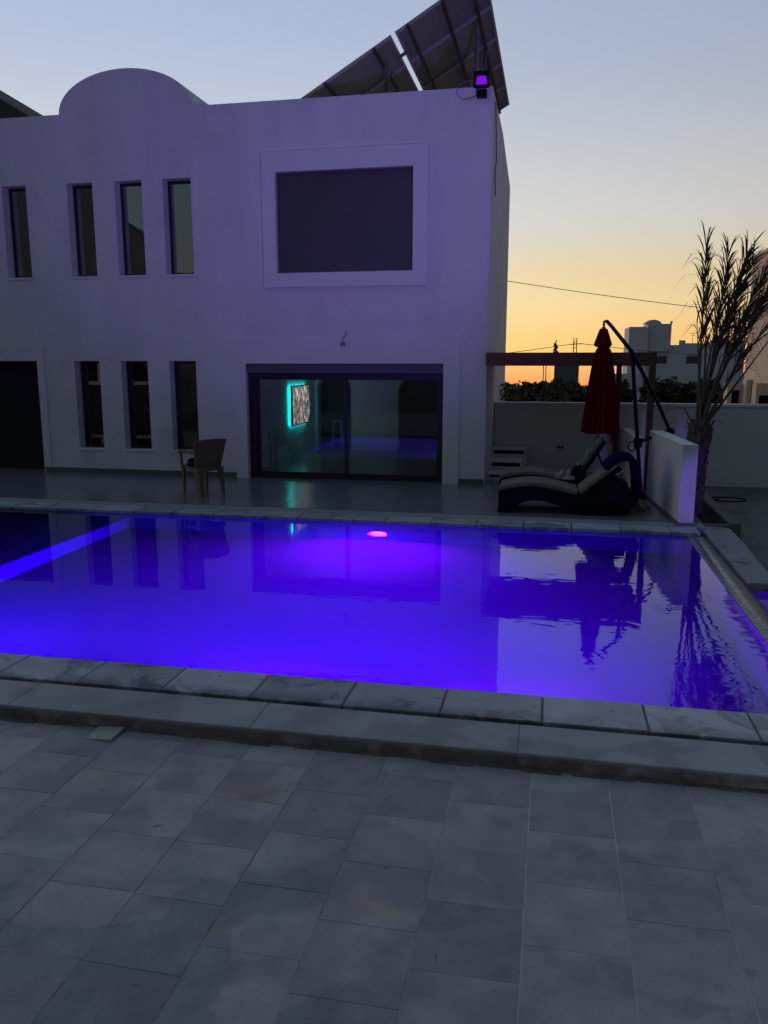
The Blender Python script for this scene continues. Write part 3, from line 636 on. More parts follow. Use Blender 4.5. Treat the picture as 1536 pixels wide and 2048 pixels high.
# television on the side wall of the room, with teal backlight
tv = thing('television', 'lit television with teal backlight seen through the sliding door', 'television', (-5.28, 16.65, 1.09))
rel(MB().box(-5.245, -5.205, 16.05, 17.25, .68, 1.50), tv).build('casing', 'black_plastic', tv)
rel(MB().box(-5.2045, -5.202, 16.07, 17.23, .70, 1.48), tv).build('screen', 'tv_picture', tv)
rel(MB().box(-5.275, -5.25, 16.06, 16.10, .70, 1.48).box(-5.275, -5.25, 16.10, 17.2, .69, .715).box(-5.275, -5.25, 17.2, 17.24, .70, 1.48).box(-5.275, -5.25, 16.10, 17.2, 1.465, 1.49), tv).build('backlight_strip', 'led_teal', tv)
so = thing('bar_stool', 'pale stool standing in the left arch behind the glass', 'stool', (-4.85, 18.3, 0.006))
rel(MB().lathe([(.13, 0), (.14, .02), (.12, .04)], 16, (-4.85, 18.3, .62)), so).build('seat', 'stool', so)
for sx, sy in ((-1, -1), (1, -1), (1, 1), (-1, 1)):
    rel(MB().tube([(-4.85 + sx * .13, 18.3 + sy * .09, .008), (-4.85 + sx * .08, 18.3 + sy * .06, .62)], .013, 6), so).build('leg', 'stool', so)

# floodlight at the roof corner
fl = thing('floodlight', 'small black floodlight with violet lens on the roof corner', 'floodlight', (-1.19, FY - .04, 5.98))
rel(MB().box(-1.31, -1.10, FY - .16, FY - .07, 6.02, 6.22), fl).build('housing', 'black_plastic', fl, bevel=.01)
rel(MB().frame(-1.325, -1.085, 6.005, 6.235, FY - .185, FY - .162, .03), fl).build('bezel', 'black_plastic', fl)
rel(MB().add([(-1.29, FY - .172, 6.05), (-1.12, FY - .172, 6.05), (-1.14, FY - .172, 6.165), (-1.27, FY - .172, 6.165), (-1.29, FY - .163, 6.05), (-1.12, FY - .163, 6.05), (-1.14, FY - .163, 6.165), (-1.27, FY - .163, 6.165)], [(0, 1, 2, 3), (4, 7, 6, 5), (0, 4, 5, 1), (2, 6, 7, 3), (1, 5, 6, 2), (0, 3, 7, 4)]), fl).build('lens', 'flood_lens', fl)
rel(MB().box(-1.28, -1.13, FY - .10, FY - .001, 5.90, 6.0), fl).build('bracket', 'black_plastic', fl)
cb = MB().tube([(-1.2, FY - .02, 6.2), (-1.22, FY + .1, 6.36), (-1.13, FY + .3, 6.15), (-1.035, FY + .5, 5.95), (-1.025, FY + .62, 5.5), (-1.02, FY + .7, 5.15), (-1.025, FY + .5, 4.95), (-1.02, FY + .52, 4.8), (-1.02, FY + .62, 4.62)], .012, 6)
tag(cb.build('loose_cable', 'cable', smooth=True), 'loose cable hanging down the side wall of the villa', 'cable')
cb = MB().tube([(-1.24, FY + .05, 6.1), (-1.4, FY + .0, 6.16), (-1.55, FY - .01, 6.12), (-1.6, FY - .012, 6.0), (-1.5, FY - .012, 5.9), (-1.38, FY - .012, 5.92), (-1.25, FY - .03, 5.95)], .006, 5)
tag(cb.build('lamp_cable', 'cable', smooth=True), 'thin cable looping beside the roof floodlight', 'cable')

# violet garden spotlight on the near right, beside the lower basin (lights the facade and the wall end)
gl = thing('garden_spotlight', 'black garden spotlight on a short post beside the catch basin', 'spotlight', (2.05, 2.9, -0.1))
GZ = 1.05
rel(MB().lathe([(.10, 0), (.10, .02), (.02, .04), (.018, GZ - .12)], 14, (2.05, 1.9, -0.1)), gl).build('post', 'black_metal', gl)
rel(MB().box(1.93, 2.17, 1.86, 1.94, GZ - .16, GZ + .02), gl).build('housing', 'black_plastic', gl, bevel=.01)
gd = light('garden_spot_light', 'SPOT', (2.05, 1.99, GZ - .05), (-4.3, 13.27, 7.3), 1800, (0.33, 0.21, 1.0), size=0.10, spot=63, blend=1.0)
g2 = thing('basin_spotlight', 'small black spotlight at the catch basin aimed at the wall end', 'spotlight', (2.0, 4.6, -0.19))
rel(MB().lathe([(.06, 0), (.06, .02), (.015, .03), (.015, .62)], 12, (2.0, 4.6, -.19)).box(1.93, 2.07, 4.57, 4.63, .42, .54), g2).build('housing', 'black_plastic', g2)
light('basin_spot_light', 'SPOT', (2.0, 4.66, .48), (1.86, 10.5, .40), 360, (0.24, 0.10, 1.0), size=0.05, spot=11.5, blend=.8)

# ------------------------------------------------------------------ solar array on the roof
sa = thing('solar_array', 'tilted solar array seen from below on the villa roof', 'solar array', (-3, 16, 5.6))
SL = 0.5662; S0 = (-4.254, 6.406)
def sp_(x, y, off=0.0):
    n = Vector((-SL, 0, 1)).normalized(); return Vector((x, y, S0[1] + SL * (x - S0[0]))) + n * off
def slab(mb, x0, x1, y0, y1, o0, o1):
    v = [sp_(x0, y0, o0), sp_(x1, y0, o0), sp_(x1, y1, o0), sp_(x0, y1, o0), sp_(x0, y0, o1), sp_(x1, y0, o1), sp_(x1, y1, o1), sp_(x0, y1, o1)]
    return mb.add(v, [(0, 3, 2, 1), (4, 5, 6, 7), (0, 1, 5, 4), (1, 2, 6, 5), (2, 3, 7, 6), (3, 0, 4, 7)])
ys = [14.2, 15.58, 17.0, 18.4, 19.8, 21.2]
for (xa, xb) in ((-4.75, -2.80), (-2.735, -1.285)):
    for i in range(5):
        y0, y1 = ys[i] + .006, ys[i + 1] - .006
        p = rel(slab(MB(), xa, xb, y0, y1, 0.0, 0.008), sa).build('panel', 'panel_back', sa)
        fr = MB(); slab(fr, xa, xb, y0, y0 + .035, -.035, -.001); slab(fr, xa, xb, y1 - .035, y1, -.035, -.001)
        slab(fr, xa, xa + .035, y0 + .036, y1 - .036, -.035, -.001); slab(fr, xb - .035, xb, y0 + .036, y1 - .036, -.035, -.001)
        rel(fr, sa).build('frame', 'panel_frame', p)
        rel(slab(MB(), xa + .01, xb - .01, y0 + .01, y1 - .01, 0.0085, 0.012), sa).build('cells', 'panel_cell', p)
for x in (-4.35, -3.95, -3.12, -2.56, -2.00, -1.55):
    rel(slab(MB(), x, x + .045, 14.15, 21.25, -.085, -.037), sa).build('purlin', 'panel_purlin', sa)
for (x, y) in ((-3.0, 14.9), (-1.55, 15.7), (-3.6, 18.0), (-1.65, 18.2)):
    z = sp_(x, y).z - .085
    rel(MB().box(x - .035, x + .035, y - .035, y + .035, 5.6, z), sa).build('post', 'panel_post', sa)
rel(MB().bar((-1.5, 15.7, 6.3), (-1.5, 17.2, 8.0), .05, .05), sa).build('brace', 'panel_post', sa)
rel(slab(MB(), -2.85, -2.70, 14.85, 14.92, -.12, -.086), sa).build('clamp', 'panel_post', sa)

# ------------------------------------------------------------------ pergola
pg = thing('pergola', 'reddish timber pergola with reed cover beside the villa', 'pergola', (0.2, 14.2, 0))
rel(MB().box(-1.045, 1.53, 13.15, 13.255, 1.925, 2.13), pg).build('front_beam', 'pergola_wood', pg, bevel=.005)
rel(MB().box(-1.045, 1.55, 15.05, 15.15, 1.94, 2.09), pg).build('rear_beam', 'pergola_wood', pg, bevel=.005)
rel(MB().box(1.44, 1.53, 13.26, 15.04, 1.93, 2.08), pg).build('side_beam', 'pergola_wood', pg)
rel(MB().box(1.435, 1.53, 13.155, 13.25, 0.006, 1.923), pg).build('post', 'pergola_wood', pg, bevel=.005)
rel(MB().box(1.09, 1.18, 15.055, 15.145, 0.006, 1.938), pg).build('post', 'pergola_wood', pg, bevel=.005)
for i in range(7):
    x = -0.9 + i * .36
    rel(MB().add([(x, 13.26, 2.0), (x + .06, 13.26, 2.0), (x + .06, 15.04, 1.98), (x, 15.04, 1.98), (x, 13.26, 2.1), (x + .06, 13.26, 2.1), (x + .06, 15.04, 2.08), (x, 15.04, 2.08)], [(0, 3, 2, 1), (4, 5, 6, 7), (0, 1, 5, 4), (1, 2, 6, 5), (2, 3, 7, 6), (3, 0, 4, 7)]), pg).build('rafter', 'pergola_wood', pg)
cl = MB(); nx, ny = 26, 12
for j in range(ny + 1):
    for i in range(nx + 1):
        u, v_ = i / nx, j / ny
        cl.v.append((-1.03 + 2.46 * u, 13.27 + 1.76 * v_, 2.0 - .035 * v_ - .035 * math.sin(math.pi * u * 3) ** 2 * math.sin(math.pi * v_) - .015 * math.sin(math.pi * v_)))
for j in range(ny):
    for i in range(nx):
        a = j * (nx + 1) + i; cl.f.append((a, a + 1, a + nx + 2, a + nx + 1))
o = rel(cl, pg).build('reed_cover', 'reed', pg, smooth=True); sm = o.modifiers.new('thick', 'SOLIDIFY'); sm.thickness = .012

# ------------------------------------------------------------------ parasol
UY = 12.45
um = thing('parasol', 'closed red cantilever parasol on a dark bent arm', 'parasol', (1.3, UY, 0.006))
rel(MB().lathe([(.30, 0), (.33, .02), (.33, .07), (.28, .11), (.12, .135), (.06, .16)], 28, (1.07, UY + .02, .006)), um).build('base', 'black_plastic', um, smooth=True)
rel(MB().tube([(1.335, UY, .08), (1.25, UY, .82), (1.105, UY, 2.12)], .028, 12), um).build('mast', 'black_metal', um, smooth=True)
arm = rel(MB().tube([(.70, UY, 2.56), (.73, UY, 2.565), (.80, UY, 2.49), (1.10, UY, 2.13), (1.30, UY, 1.77), (1.52, UY, 1.36), (1.69, UY, 1.0)], [.022, .026, .026, .03, .028, .026, .024], 10), um).build('arm', 'black_metal', um, smooth=True)
rel(MB().tube([(1.69, UY - .05, .99), (1.69, UY + .05, .99)], .062, 14), um).build('pivot', 'black_plastic', um, smooth=True)
rel(MB().tube([(1.25, UY, .82), (1.40, UY, .885), (1.69, UY, 1.0)], [.032, .022, .02], 10), um).build('link', 'black_metal', um, smooth=True)
rel(MB().box(1.195, 1.315, UY - .045, UY + .045, .75, .89), um).build('crank_box', 'black_plastic', um, bevel=.015)
ring = [(1.17 + .05 * math.cos(2 * math.pi * i / 16), UY - .05, .77 + .07 * math.sin(2 * math.pi * i / 16)) for i in range(17)]
rel(MB().tube(ring, .01, 6), um).build('crank_handle', 'black_plastic', um, smooth=True)
rel(MB().tube([(1.07, UY - .08, .66), (1.06, UY - .08, .46), (1.02, UY - .08, .37)], .006, 5).box(1.0, 1.05, UY - .1, UY - .07, .33, .36), um).build('pull_cord', 'black_plastic', um)
def pleat(k, n, i): return 1.0 + (0.16 if k % 2 else -0.05) * min(1, .4 + i * .25) * (1 + .25 * math.sin(k * 1.7))
cn = rel(MB().lathe([(.05, 2.24), (.10, 2.15), (.125, 2.0), (.145, 1.85), (.175, 1.6), (.20, 1.35), (.222, 1.15), (.236, 1.0), (.24, .955)], 40, (0, 0, 0), 1, .8, pleat).move(lambda p: Vector((p.x + .70 + (2.24 - p.z) * .006, p.y + UY, p.z + .015 * math.sin(p.x * 40) * (1 if p.z < 1.0 else 0)))), um).build('canopy', 'red_canvas', um)
rel(MB().lathe([(.035, 2.465), (.055, 2.45), (.085, 2.36), (.12, 2.25), (.125, 2.235), (.10, 2.2)], 32, (.69, UY, 0), 1, .85, lambda k, n, i: 1 + .08 * math.sin(k * 2 * math.pi / 4)), um).build('vent_cap', 'red_canvas', um)
rel(MB().lathe([(.012, 2.44), (.02, 2.47), (.03, 2.48), (.012, 2.49), (.02, 2.52), (.012, 2.54), (.018, 2.57)], 12, (.69, UY, 0)), um).build('hanger', 'black_metal', um, smooth=True)
rel(MB().bar((.88, UY + .03, .80), (.88, UY + .03, 1.05), .035, .03), um).build('pole_foot', 'rust_brown', um)

# ------------------------------------------------------------------ sun loungers
def lounger(x, y, ang, label, back_len=.62):
    e = thing('sun_lounger', label, 'sun lounger', (x, y, 0.005), 'wicker sun loungers on the patio')
    def cm(pts, n=40):
        out = []
        for i in range(n + 1):
            u = pts[0][0] + (pts[-1][0] - pts[0][0]) * i / n
            for k in range(len(pts) - 1):
                if pts[k][0] <= u <= pts[k + 1][0] + 1e-9:
                    p0 = pts[max(k - 1, 0)]; p1 = pts[k]; p2 = pts[k + 1]; p3 = pts[min(k + 2, len(pts) - 1)]
                    t = (u - p1[0]) / (p2[0] - p1[0]); m1 = (p2[1] - p0[1]) / (p2[0] - p0[0]) * (p2[0] - p1[0]); m2 = (p3[1] - p1[1]) / (p3[0] - p1[0]) * (p2[0] - p1[0])
                    z = (2 * t ** 3 - 3 * t * t + 1) * p1[1] + (t ** 3 - 2 * t * t + t) * m1 + (-2 * t ** 3 + 3 * t * t) * p2[1] + (t ** 3 - t * t) * m2
                    out.append((u, z)); break
        return out
    top = cm([(0, .275), (.15, .315), (.38, .345), (.62, .335), (.85, .285), (1.06, .245), (1.3, .27), (1.6, .30), (1.80, .26)])
    bot = cm([(0, 0), (.13, 0), (.19, .02), (.27, .115), (.42, .17), (.58, .17), (.76, .125), (.95, .06), (1.12, .0), (1.42, 0), (1.62, .06), (1.80, .2)])
    MB().strip_xz(top, bot, 0, .62).build('body', 'wicker', e, bevel=.012)
    MB().box(-.01, .16, -.012, .632, 0.0, .04).build('foot', 'wicker', e, bevel=.008)
    ct = [(u, z + .072) for u, z in top if u <= 1.075]; cb_ = [(u, z + .004) for u, z in top if u <= 1.075]
    MB().strip_xz(ct, cb_, .02, .60).build('seat_cushion', 'cushion', e, bevel=.022)
    # reclining back
    d = Vector((math.cos(R(ang)), 0, math.sin(R(ang)))); nn = Vector((-d.z, 0, d.x)); b0 = Vector((1.07, 0, .25))
    def bk(mb, s0, s1, n0, n1, y0, y1):
        pts = [b0 + d * s0 + nn * n0, b0 + d * s1 + nn * n0, b0 + d * s1 + nn * n1, b0 + d * s0 + nn * n1]
        v = [(p.x, y0, p.z) for p in pts] + [(p.x, y1, p.z) for p in pts]
        return mb.add(v, [(0, 1, 2, 3), (7, 6, 5, 4), (0, 4, 5, 1), (1, 5, 6, 2), (2, 6, 7, 3), (3, 7, 4, 0)])
    bk(MB(), .0, back_len, -.045, .0, .01, .61).build('backrest', 'wicker', e, bevel=.012)
    bk(MB(), .01, back_len - .01, .004, .075, .02, .60).build('back_cushion', 'cushion', e, bevel=.025)
    p1 = b0 + d * (back_len * .72) - nn * .05
    for yy in (.08, .54):
        MB().tube([(p1.x, yy, p1.z), (min(1.72, p1.x + .18), yy, .27)], .014, 6).build('back_support', 'black_metal', e)
    for s in (.3, .62) if ang > 50 else ():
        bk(MB(), back_len * s, back_len * s + .03, .076, .086, .018, .602).build('cushion_strap', 'towel_pale', e)
    if ang < 50:   # side skirt closing the hull under the back
        pts = [(1.09, .24), (1.60, .29)]
        q1 = b0 + d * (back_len * .80) - nn * .046; q0 = b0 + d * .06 - nn * .046
        MB().prism_xz([(q0.x, q0.z), (1.70, .28), (1.66, q1.z * .80), (q1.x, q1.z)], .03, .59).build('back_hull', 'wicker', e)
    return e
lounger(-0.66, 10.83, 40, 'near wicker sun lounger with cream cushion and a navy towel over its back')
lounger(-0.72, 11.95, 58, 'far wicker sun lounger with its cream back cushion raised steeply', .74)
# things on the loungers
def drape(path, y0, y1, m, name, thick=.018, ny=14, wob=.012):
    mb = MB(); n = len(path)
    for j in range(ny + 1):
        v_ = j / ny
        for i, (u, z) in enumerate(path):
            h = wob * (math.sin(j * 1.3 + i * .7) + .6 * math.sin(j * 2.9 - i * 1.1)) * (.3 + i / n)
            mb.v.append((u + h, y0 + (y1 - y0) * v_ + .02 * math.sin(i * .9 + j), z + .35 * abs(h) + .006 * math.sin(j * 2.1 + i)))
    for j in range(ny):
        for i in range(n - 1):
            a = j * n + i; mb.f.append((a, a + 1, a + n + 1, a + n))
    o = mb.build(name, m, smooth=True); s = o.modifiers.new('thick', 'SOLIDIFY'); s.thickness = thick; s.offset = 0
    b = o.modifiers.new('sub', 'SUBSURF'); b.levels = 1; b.render_levels = 1
    return o
X0 = -0.66
tw = drape([(X0 + 1.36, .60), (X0 + 1.43, .68), (X0 + 1.51, .745), (X0 + 1.60, .775), (X0 + 1.69, .76), (X0 + 1.735, .69), (X0 + 1.755, .58), (X0 + 1.775, .46), (X0 + 1.79, .34), (X0 + 1.80, .24)], 10.83, 11.36, 'towel_navy', 'towel', .085)
tag(tw, 'navy towel hanging over the back of the near lounger', 'towel')
tp = drape([(X0 + 1.43, .615), (X0 + 1.50, .66), (X0 + 1.56, .685), (X0 + 1.61, .64), (X0 + 1.58, .59), (X0 + 1.50, .55)], 10.80, 10.845, 'towel_pale', 'pale_cloth', .015, 4, .01)
tag(tp, 'small pale cloth peeking out under the navy towel', 'cloth')
# crumpled shirt on the far lounger
def crumple(name, m, c, sx, sy, sz, seed, n=22, amp=.35):
    rnd = random.Random(seed); mb = MB(); ph = [rnd.uniform(0, 6.28) for _ in range(8)]
    for i in range(n + 1):
        th = math.pi * i / n * .5
        for k in range(n):
            a = 2 * math.pi * k / n
            q = 1 + amp * (.5 * math.sin(3 * a + ph[0] + 2 * th) + .35 * math.sin(5 * a + ph[1] - 3 * th) + .25 * math.sin(9 * a + ph[2] + 5 * th))
            zz = math.cos(th) * (1 + amp * .8 * math.sin(4 * a + ph[3]) * math.sin(2 * th) + amp * .5 * math.sin(7 * a + ph[4]) * math.sin(2 * th))
            mb.v.append((c[0] + sx * math.sin(th) * q * math.cos(a), c[1] + sy * math.sin(th) * q * math.sin(a), c[2] + sz * max(0, zz)))
    for i in range(n):
        for k in range(n): mb.f.append((i * n + k, i * n + (k + 1) % n, (i + 1) * n + (k + 1) % n, (i + 1) * n + k))
    return mb.build(name, m, smooth=True)
tag(crumple('shirt', 'towel_pale', (.23, 12.0, .325), .14, .13, .12, 3), 'crumpled pale shirt on the seat of the far lounger', 'shirt')
tag(crumple('dark_bundle', 'bag_black', (.40, 11.98, .31), .11, .14, .20, 8), 'dark bundle of clothes against the back of the far lounger', 'clothes')
tag(crumple('folded_cover', 'cushion', (1.16, 11.42, .006), .17, .16, .13, 12), 'crumpled grey cover lying on the patio behind the near lounger', 'cover')

# ------------------------------------------------------------------ plastic armchair with a black bag
ch = thing('plastic_armchair', 'brown plastic armchair turned towards the windows', 'chair', (-5.18, 11.51, 0.005)); ch.rotation_euler = (0, 0, R(-34))
def leg(x0, y0, x1, y1, w0, w1):
    v = []
    for (x, y, z, wd_) in ((x0, y0, 0, w0), (x1, y1, .42, w1)):
        v += [(x - wd_, y - wd_ * .7, z), (x + wd_, y - wd_ * .7, z), (x + wd_, y + wd_ * .7, z), (x - wd_, y + wd_ * .7, z)]
    return MB().add(v, [(0, 3, 2, 1), (4, 5, 6, 7), (0, 1, 5, 4), (1, 2, 6, 5), (2, 3, 7, 6), (3, 0, 4, 7)])
leg(-.225, -.20, -.215, -.20, .020, .034).build('leg', 'chair_plastic', ch, bevel=.006)
leg(-.225, .20, -.215, .20, .020, .034).build('leg', 'chair_plastic', ch, bevel=.006)
leg(.24, -.19, .18, -.19, .05, .075).build('leg', 'chair_plastic', ch, bevel=.006)
leg(.255, .19, .185, .19, .026, .045).build('leg', 'chair_plastic', ch, bevel=.006)
seat = MB(); nn_ = 8
MB().strip_xz([(-.245, .425), (-.22, .445), (-.1, .44), (.05, .425), (.18, .42), (.22, .43)], [(-.245, .375), (-.22, .37), (-.1, .375), (.05, .37), (.18, .365), (.22, .37)], -.215, .215).build('seat', 'chair_plastic', ch, bevel=.01)
bm_ = MB(); nb = 12; nh = 8
for sgn, off in ((1, 0), (-1, .022)):
    for j in range(nh + 1):
        h = j / nh; z = .40 + .46 * h
        for i in range(nb + 1):
            a = -1 + 2 * i / nb; half = .225 + .055 * h ** 1.2
            bm_.v.append((.165 + .15 * h - .09 * a * a * (.4 + .6 * h) + off, a * half, z - .025 * h * a * a))
n1_ = (nh + 1) * (nb + 1)
for j in range(nh):
    for i in range(nb):
        a = j * (nb + 1) + i; bm_.f += [(a, a + 1, a + nb + 2, a + nb + 1), (a + n1_, a + n1_ + nb + 1, a + n1_ + nb + 2, a + n1_ + 1)]
for i in range(nb): bm_.f += [(i, i + n1_, i + 1 + n1_, i + 1), (nh * (nb + 1) + i, nh * (nb + 1) + i + 1, nh * (nb + 1) + i + 1 + n1_, nh * (nb + 1) + i + n1_)]
for j in range(nh):
    a = j * (nb + 1); c_ = a + nb; bm_.f += [(a, a + nb + 1, a + nb + 1 + n1_, a + n1_), (c_, c_ + n1_, c_ + nb + 1 + n1_, c_ + nb + 1)]
bm_.build('backrest', 'chair_plastic', ch, smooth=True)
for s in (-1, 1):
    MB().strip_xz([(-.285, .655), (-.26, .672), (-.1, .672), (.05, .675), (.20, .70)], [(-.285, .625), (-.26, .615), (-.1, .64), (.05, .64), (.20, .61)], s * .225 - .03, s * .225 + .03).build('armrest', 'chair_plastic', ch, bevel=.008)
    v = []
    for (x, z, wd_) in ((-.215, .40, .034), (-.235, .52, .026), (-.245, .635, .032)):
        v += [(x - wd_, s * .222 - .014, z), (x + wd_, s * .222 - .014, z), (x + wd_, s * .222 + .014, z), (x - wd_, s * .222 + .014, z)]
    f = [(0, 3, 2, 1), (8, 9, 10, 11)]
    for q in (0, 4): f += [(q + i, q + (i + 1) % 4, q + 4 + (i + 1) % 4, q + 4 + i) for i in range(4)]
    MB().add(v, f).build('arm_support', 'chair_plastic', ch, bevel=.006)
tag(crumple('bag', 'bag_black', (-5.25, 11.44, .447), .16, .12, .12, 5, amp=.12), 'black bag lying on the seat of the plastic armchair', 'bag')

# drain lid on the terrace
ld = MB().cbox(-.082, .082, -.075, .075, 0, .012, .003)
tag(ld.build('drain_lid', 'lid', loc=(-2.415, 3.905, ZT + .002), rot=(R(3), R(-4), R(-2))), 'small square beige plastic lid lying against the kerb', 'lid')

# ------------------------------------------------------------------ palm with tied-up fronds
PB = Vector((1.99, 11.8, -.14))
pa = thing('palm', 'young date palm with its fronds gathered upright beside the white wall', 'palm', tuple(PB))
prof = [(.10, 0), (.105, .2), (.11, .5), (.12, .8), (.135, 1.0), (.155, 1.12), (.15, 1.25), (.10, 1.36)]
MB().lathe(prof, 26, (0, 0, 0), 1, 1, lambda k, n, i: 1 + .10 * math.sin(k * 5.1 + i * 2.3) + .06 * math.sin(k * 9.7 + i)).build('trunk', 'palm_trunk', pa)
bs = MB(); rnd = random.Random(4)
for i in range(80):
    a = i * 2.4; z = .05 + 1.25 * (i / 80) ** .8; r = .11 + .05 * (z / 1.2) ** 3
    p = Vector((math.cos(a) * r, math.sin(a) * r, z)); o_ = Vector((math.cos(a), math.sin(a), 0)); s_ = Vector((-math.sin(a), math.cos(a), 0))
    ww = rnd.uniform(.02, .035); hh = rnd.uniform(.06, .13)
    bs.add([p - s_ * ww - o_ * .02, p + s_ * ww - o_ * .02, p + s_ * ww * .5 + o_ * .025 + Vector((0, 0, hh)), p - s_ * ww * .5 + o_ * .03 + Vector((0, 0, hh * .9)), p - o_ * .02 + Vector((0, 0, hh * .5))], [(0, 1, 2, 3), (3, 2, 4)])
stuff(bs.build('leaf_bases', 'palm_trunk', pa))
def frond(tx, ty, tz, bow, nl, bare, seed, leaf_len=.40, dry=.14):
    rnd = random.Random(seed)
    a0 = rnd.uniform(0, 6.28); base = Vector((.045 * math.cos(a0), .045 * math.sin(a0), 1.10)); tip = Vector((tx, ty, tz)) - PB
    ctrl = base.lerp(tip, .55) + Vector((-bow, rnd.uniform(-.05, .05), bow * .6))
    P = lambda t: base * (1 - t) ** 2 + ctrl * 2 * t * (1 - t) + tip * t * t
    ns = 14; pts = [P(i / ns) for i in range(ns + 1)]
    fo = MB().tube(pts, [lerp(.024, .004, (i / ns) ** .8) for i in range(ns + 1)], 6).build('frond', 'palm_stalk', pa, smooth=True)
    mb = MB()
    for i in range(nl):
        t = bare + (1 - bare) * ((i + rnd.random()) / nl) ** .85; p = P(t); tg = (P(min(1, t + .02)) - P(max(0, t - .02))).normalized()
        side = tg.cross(Vector((rnd.uniform(-.5, .5), -1, rnd.uniform(-.3, .3)))).normalized() * (1 if rnd.random() < .6 else -1)
        d = (tg + side * rnd.uniform(.05, .34) + Vector((0, rnd.uniform(-.25, .25), 0))).normalized()
        ln = leaf_len * rnd.uniform(.55, 1.15) * (1.1 - .7 * max(0, t - .7)); wd_ = rnd.uniform(.005, .010)
        wv = d.cross(Vector((rnd.uniform(-.7, .7), 1, rnd.uniform(-.7, .7)))).normalized() * wd_
        wild = rnd.random() < dry
        dr = rnd.uniform(.0, .22) + (rnd.uniform(.5, 1.2) if wild else 0); out = side * ln * (rnd.uniform(.35, .7) if wild else rnd.uniform(.05, .25))
        c0 = p; c1 = p + d * ln * .4 + out * .15; c2 = p + d * ln * .75 + out * .5 + Vector((0, 0, -dr * ln * .3)); c3 = p + d * ln * .95 + out * 1.1 + Vector((0, 0, -dr * ln))
        mb.add([c0 - wv * .5, c0 + wv * .5, c1 + wv, c1 - wv, c2 + wv * .7, c2 - wv * .7, c3], [(0, 1, 2, 3), (3, 2, 4, 5), (5, 4, 6)])
    mb.build('leaflets', 'palm_leaf', fo)
F = [(1.90, 11.75, 3.50, .0, 66, .44), (1.97, 11.9, 3.05, .0, 34, .5), (2.20, 11.8, 3.42, .03, 60, .46), (2.16, 11.7, 3.05, .03, 34, .5),
     (2.42, 11.75, 3.40, .10, 76, .42), (2.52, 11.9, 3.30, .12, 76, .42), (2.40, 11.85, 2.95, .10, 50, .46), (2.74, 11.8, 3.24, .18, 90, .42), (2.88, 11.75, 3.06, .21, 90, .42), (2.70, 11.95, 2.85, .16, 60, .46),
     (2.80, 11.6, 2.66, .03, 14, .66), (3.0, 11.9, 2.58, .01, 8, .85), (2.36, 11.7, 2.45, .05, 24, .58), (2.44, 11.7, 2.10, .04, 30, .6)]
for i, (x, y, z, bow, nl, bare) in enumerate(F): frond(x, y, z, bow, nl, bare, 30 + i)
frond(1.84, 11.7, 2.55, .0, 9, .6, 78, .35, .8)
# two dead fronds hanging from the crown towards the villa
for k, (x, z) in enumerate(((1.52, 1.35), (2.28, 1.15))):
    b0_ = Vector((0, 0, 1.12)); t0_ = Vector((x, 11.7, z)) - PB
    MB().tube([b0_, b0_.lerp(t0_, .5) + Vector((0, 0, .22)), t0_], [.016, .01, .004], 5).build('frond', 'palm_stalk', pa, smooth=True)

# ------------------------------------------------------------------ beyond the wall
def leaves(mb, c, rx, ry, rz, n, size, rnd, lower=-1.0):
    for _ in range(n):
        while True:
            p = Vector((rnd.uniform(-1, 1), rnd.uniform(-1, 1), rnd.uniform(lower, 1)))
            if .25 < p.length < 1: break
        q = 1 + .25 * math.sin(p.x * 7 + c[0] * 3) + .2 * math.sin(p.z * 9 + c[1])
        p = Vector((c[0] + p.x * rx * q, c[1] + p.y * ry * q, c[2] + p.z * rz * q))
        a = Vector((rnd.gauss(0, 1), rnd.gauss(0, 1), rnd.gauss(0, 1))).normalized(); b = a.cross(Vector((rnd.gauss(0, 1), rnd.gauss(0, 1), rnd.gauss(0, 1)))).normalized()
        s = size * rnd.uniform(.6, 1.4)
        mb.add([p - a * s, p + b * s * .45, p + a * s, p - b * s * .45], [(0, 1, 2, 3)])
def shrub(name, label, cat, x, y, z0, blobs, m, n, size, seed, trunk_h, group=None, tr=.03):
    rnd = random.Random(seed); e = thing(name, label, cat, (x, y, z0), group)
    mb = MB()
    for (dx, dz, rx, rz) in blobs: leaves(mb, (dx, 0, dz), rx, rx, rz, n, size, rnd)
    mb.build('crown', m, e)
    tb = MB().tube([(0, 0, 0), (.03 * trunk_h, 0, trunk_h * .5), (0, 0, trunk_h)], [tr, tr * .8, tr * .4], 7)
    for (dx, dz, rx, rz) in blobs: tb.tube([(0, 0, trunk_h * .6), (dx * .6, 0, (trunk_h * .6 + dz) / 2), (dx, 0, dz)], [tr * .5, tr * .35, tr * .2], 5)
    tb.build('trunk', 'bark', e)
    return e
shrub('bush', 'yellowish leafy bush rising behind the boundary wall below the pergola', 'bush', .05, 16.6, -.85, [(0, 2.26, .24, .25), (-.2, 2.12, .2, .15), (.2, 2.12, .22, .2), (.05, 2.42, .12, .12), (.3, 2.26, .1, .1)], 'leaf_yellow', 330, .03, 11, 2.1, tr=.02)
shrub('bush', 'small yellowish shrub tip beside the red parasol behind the wall', 'bush', .72, 16.7, -.85, [(0, 2.2, .12, .2), (.1, 2.12, .14, .12)], 'leaf_yellow', 260, .028, 12, 2.0, tr=.02)
shrub('bush', 'thin shrub behind the wall next to the villa edge', 'bush', -1.0, 16.8, -.85, [(0, 2.2, .1, .2), (.25, 2.13, .2, .06)], 'leaf_yellow', 180, .028, 13, 2.0, tr=.02)
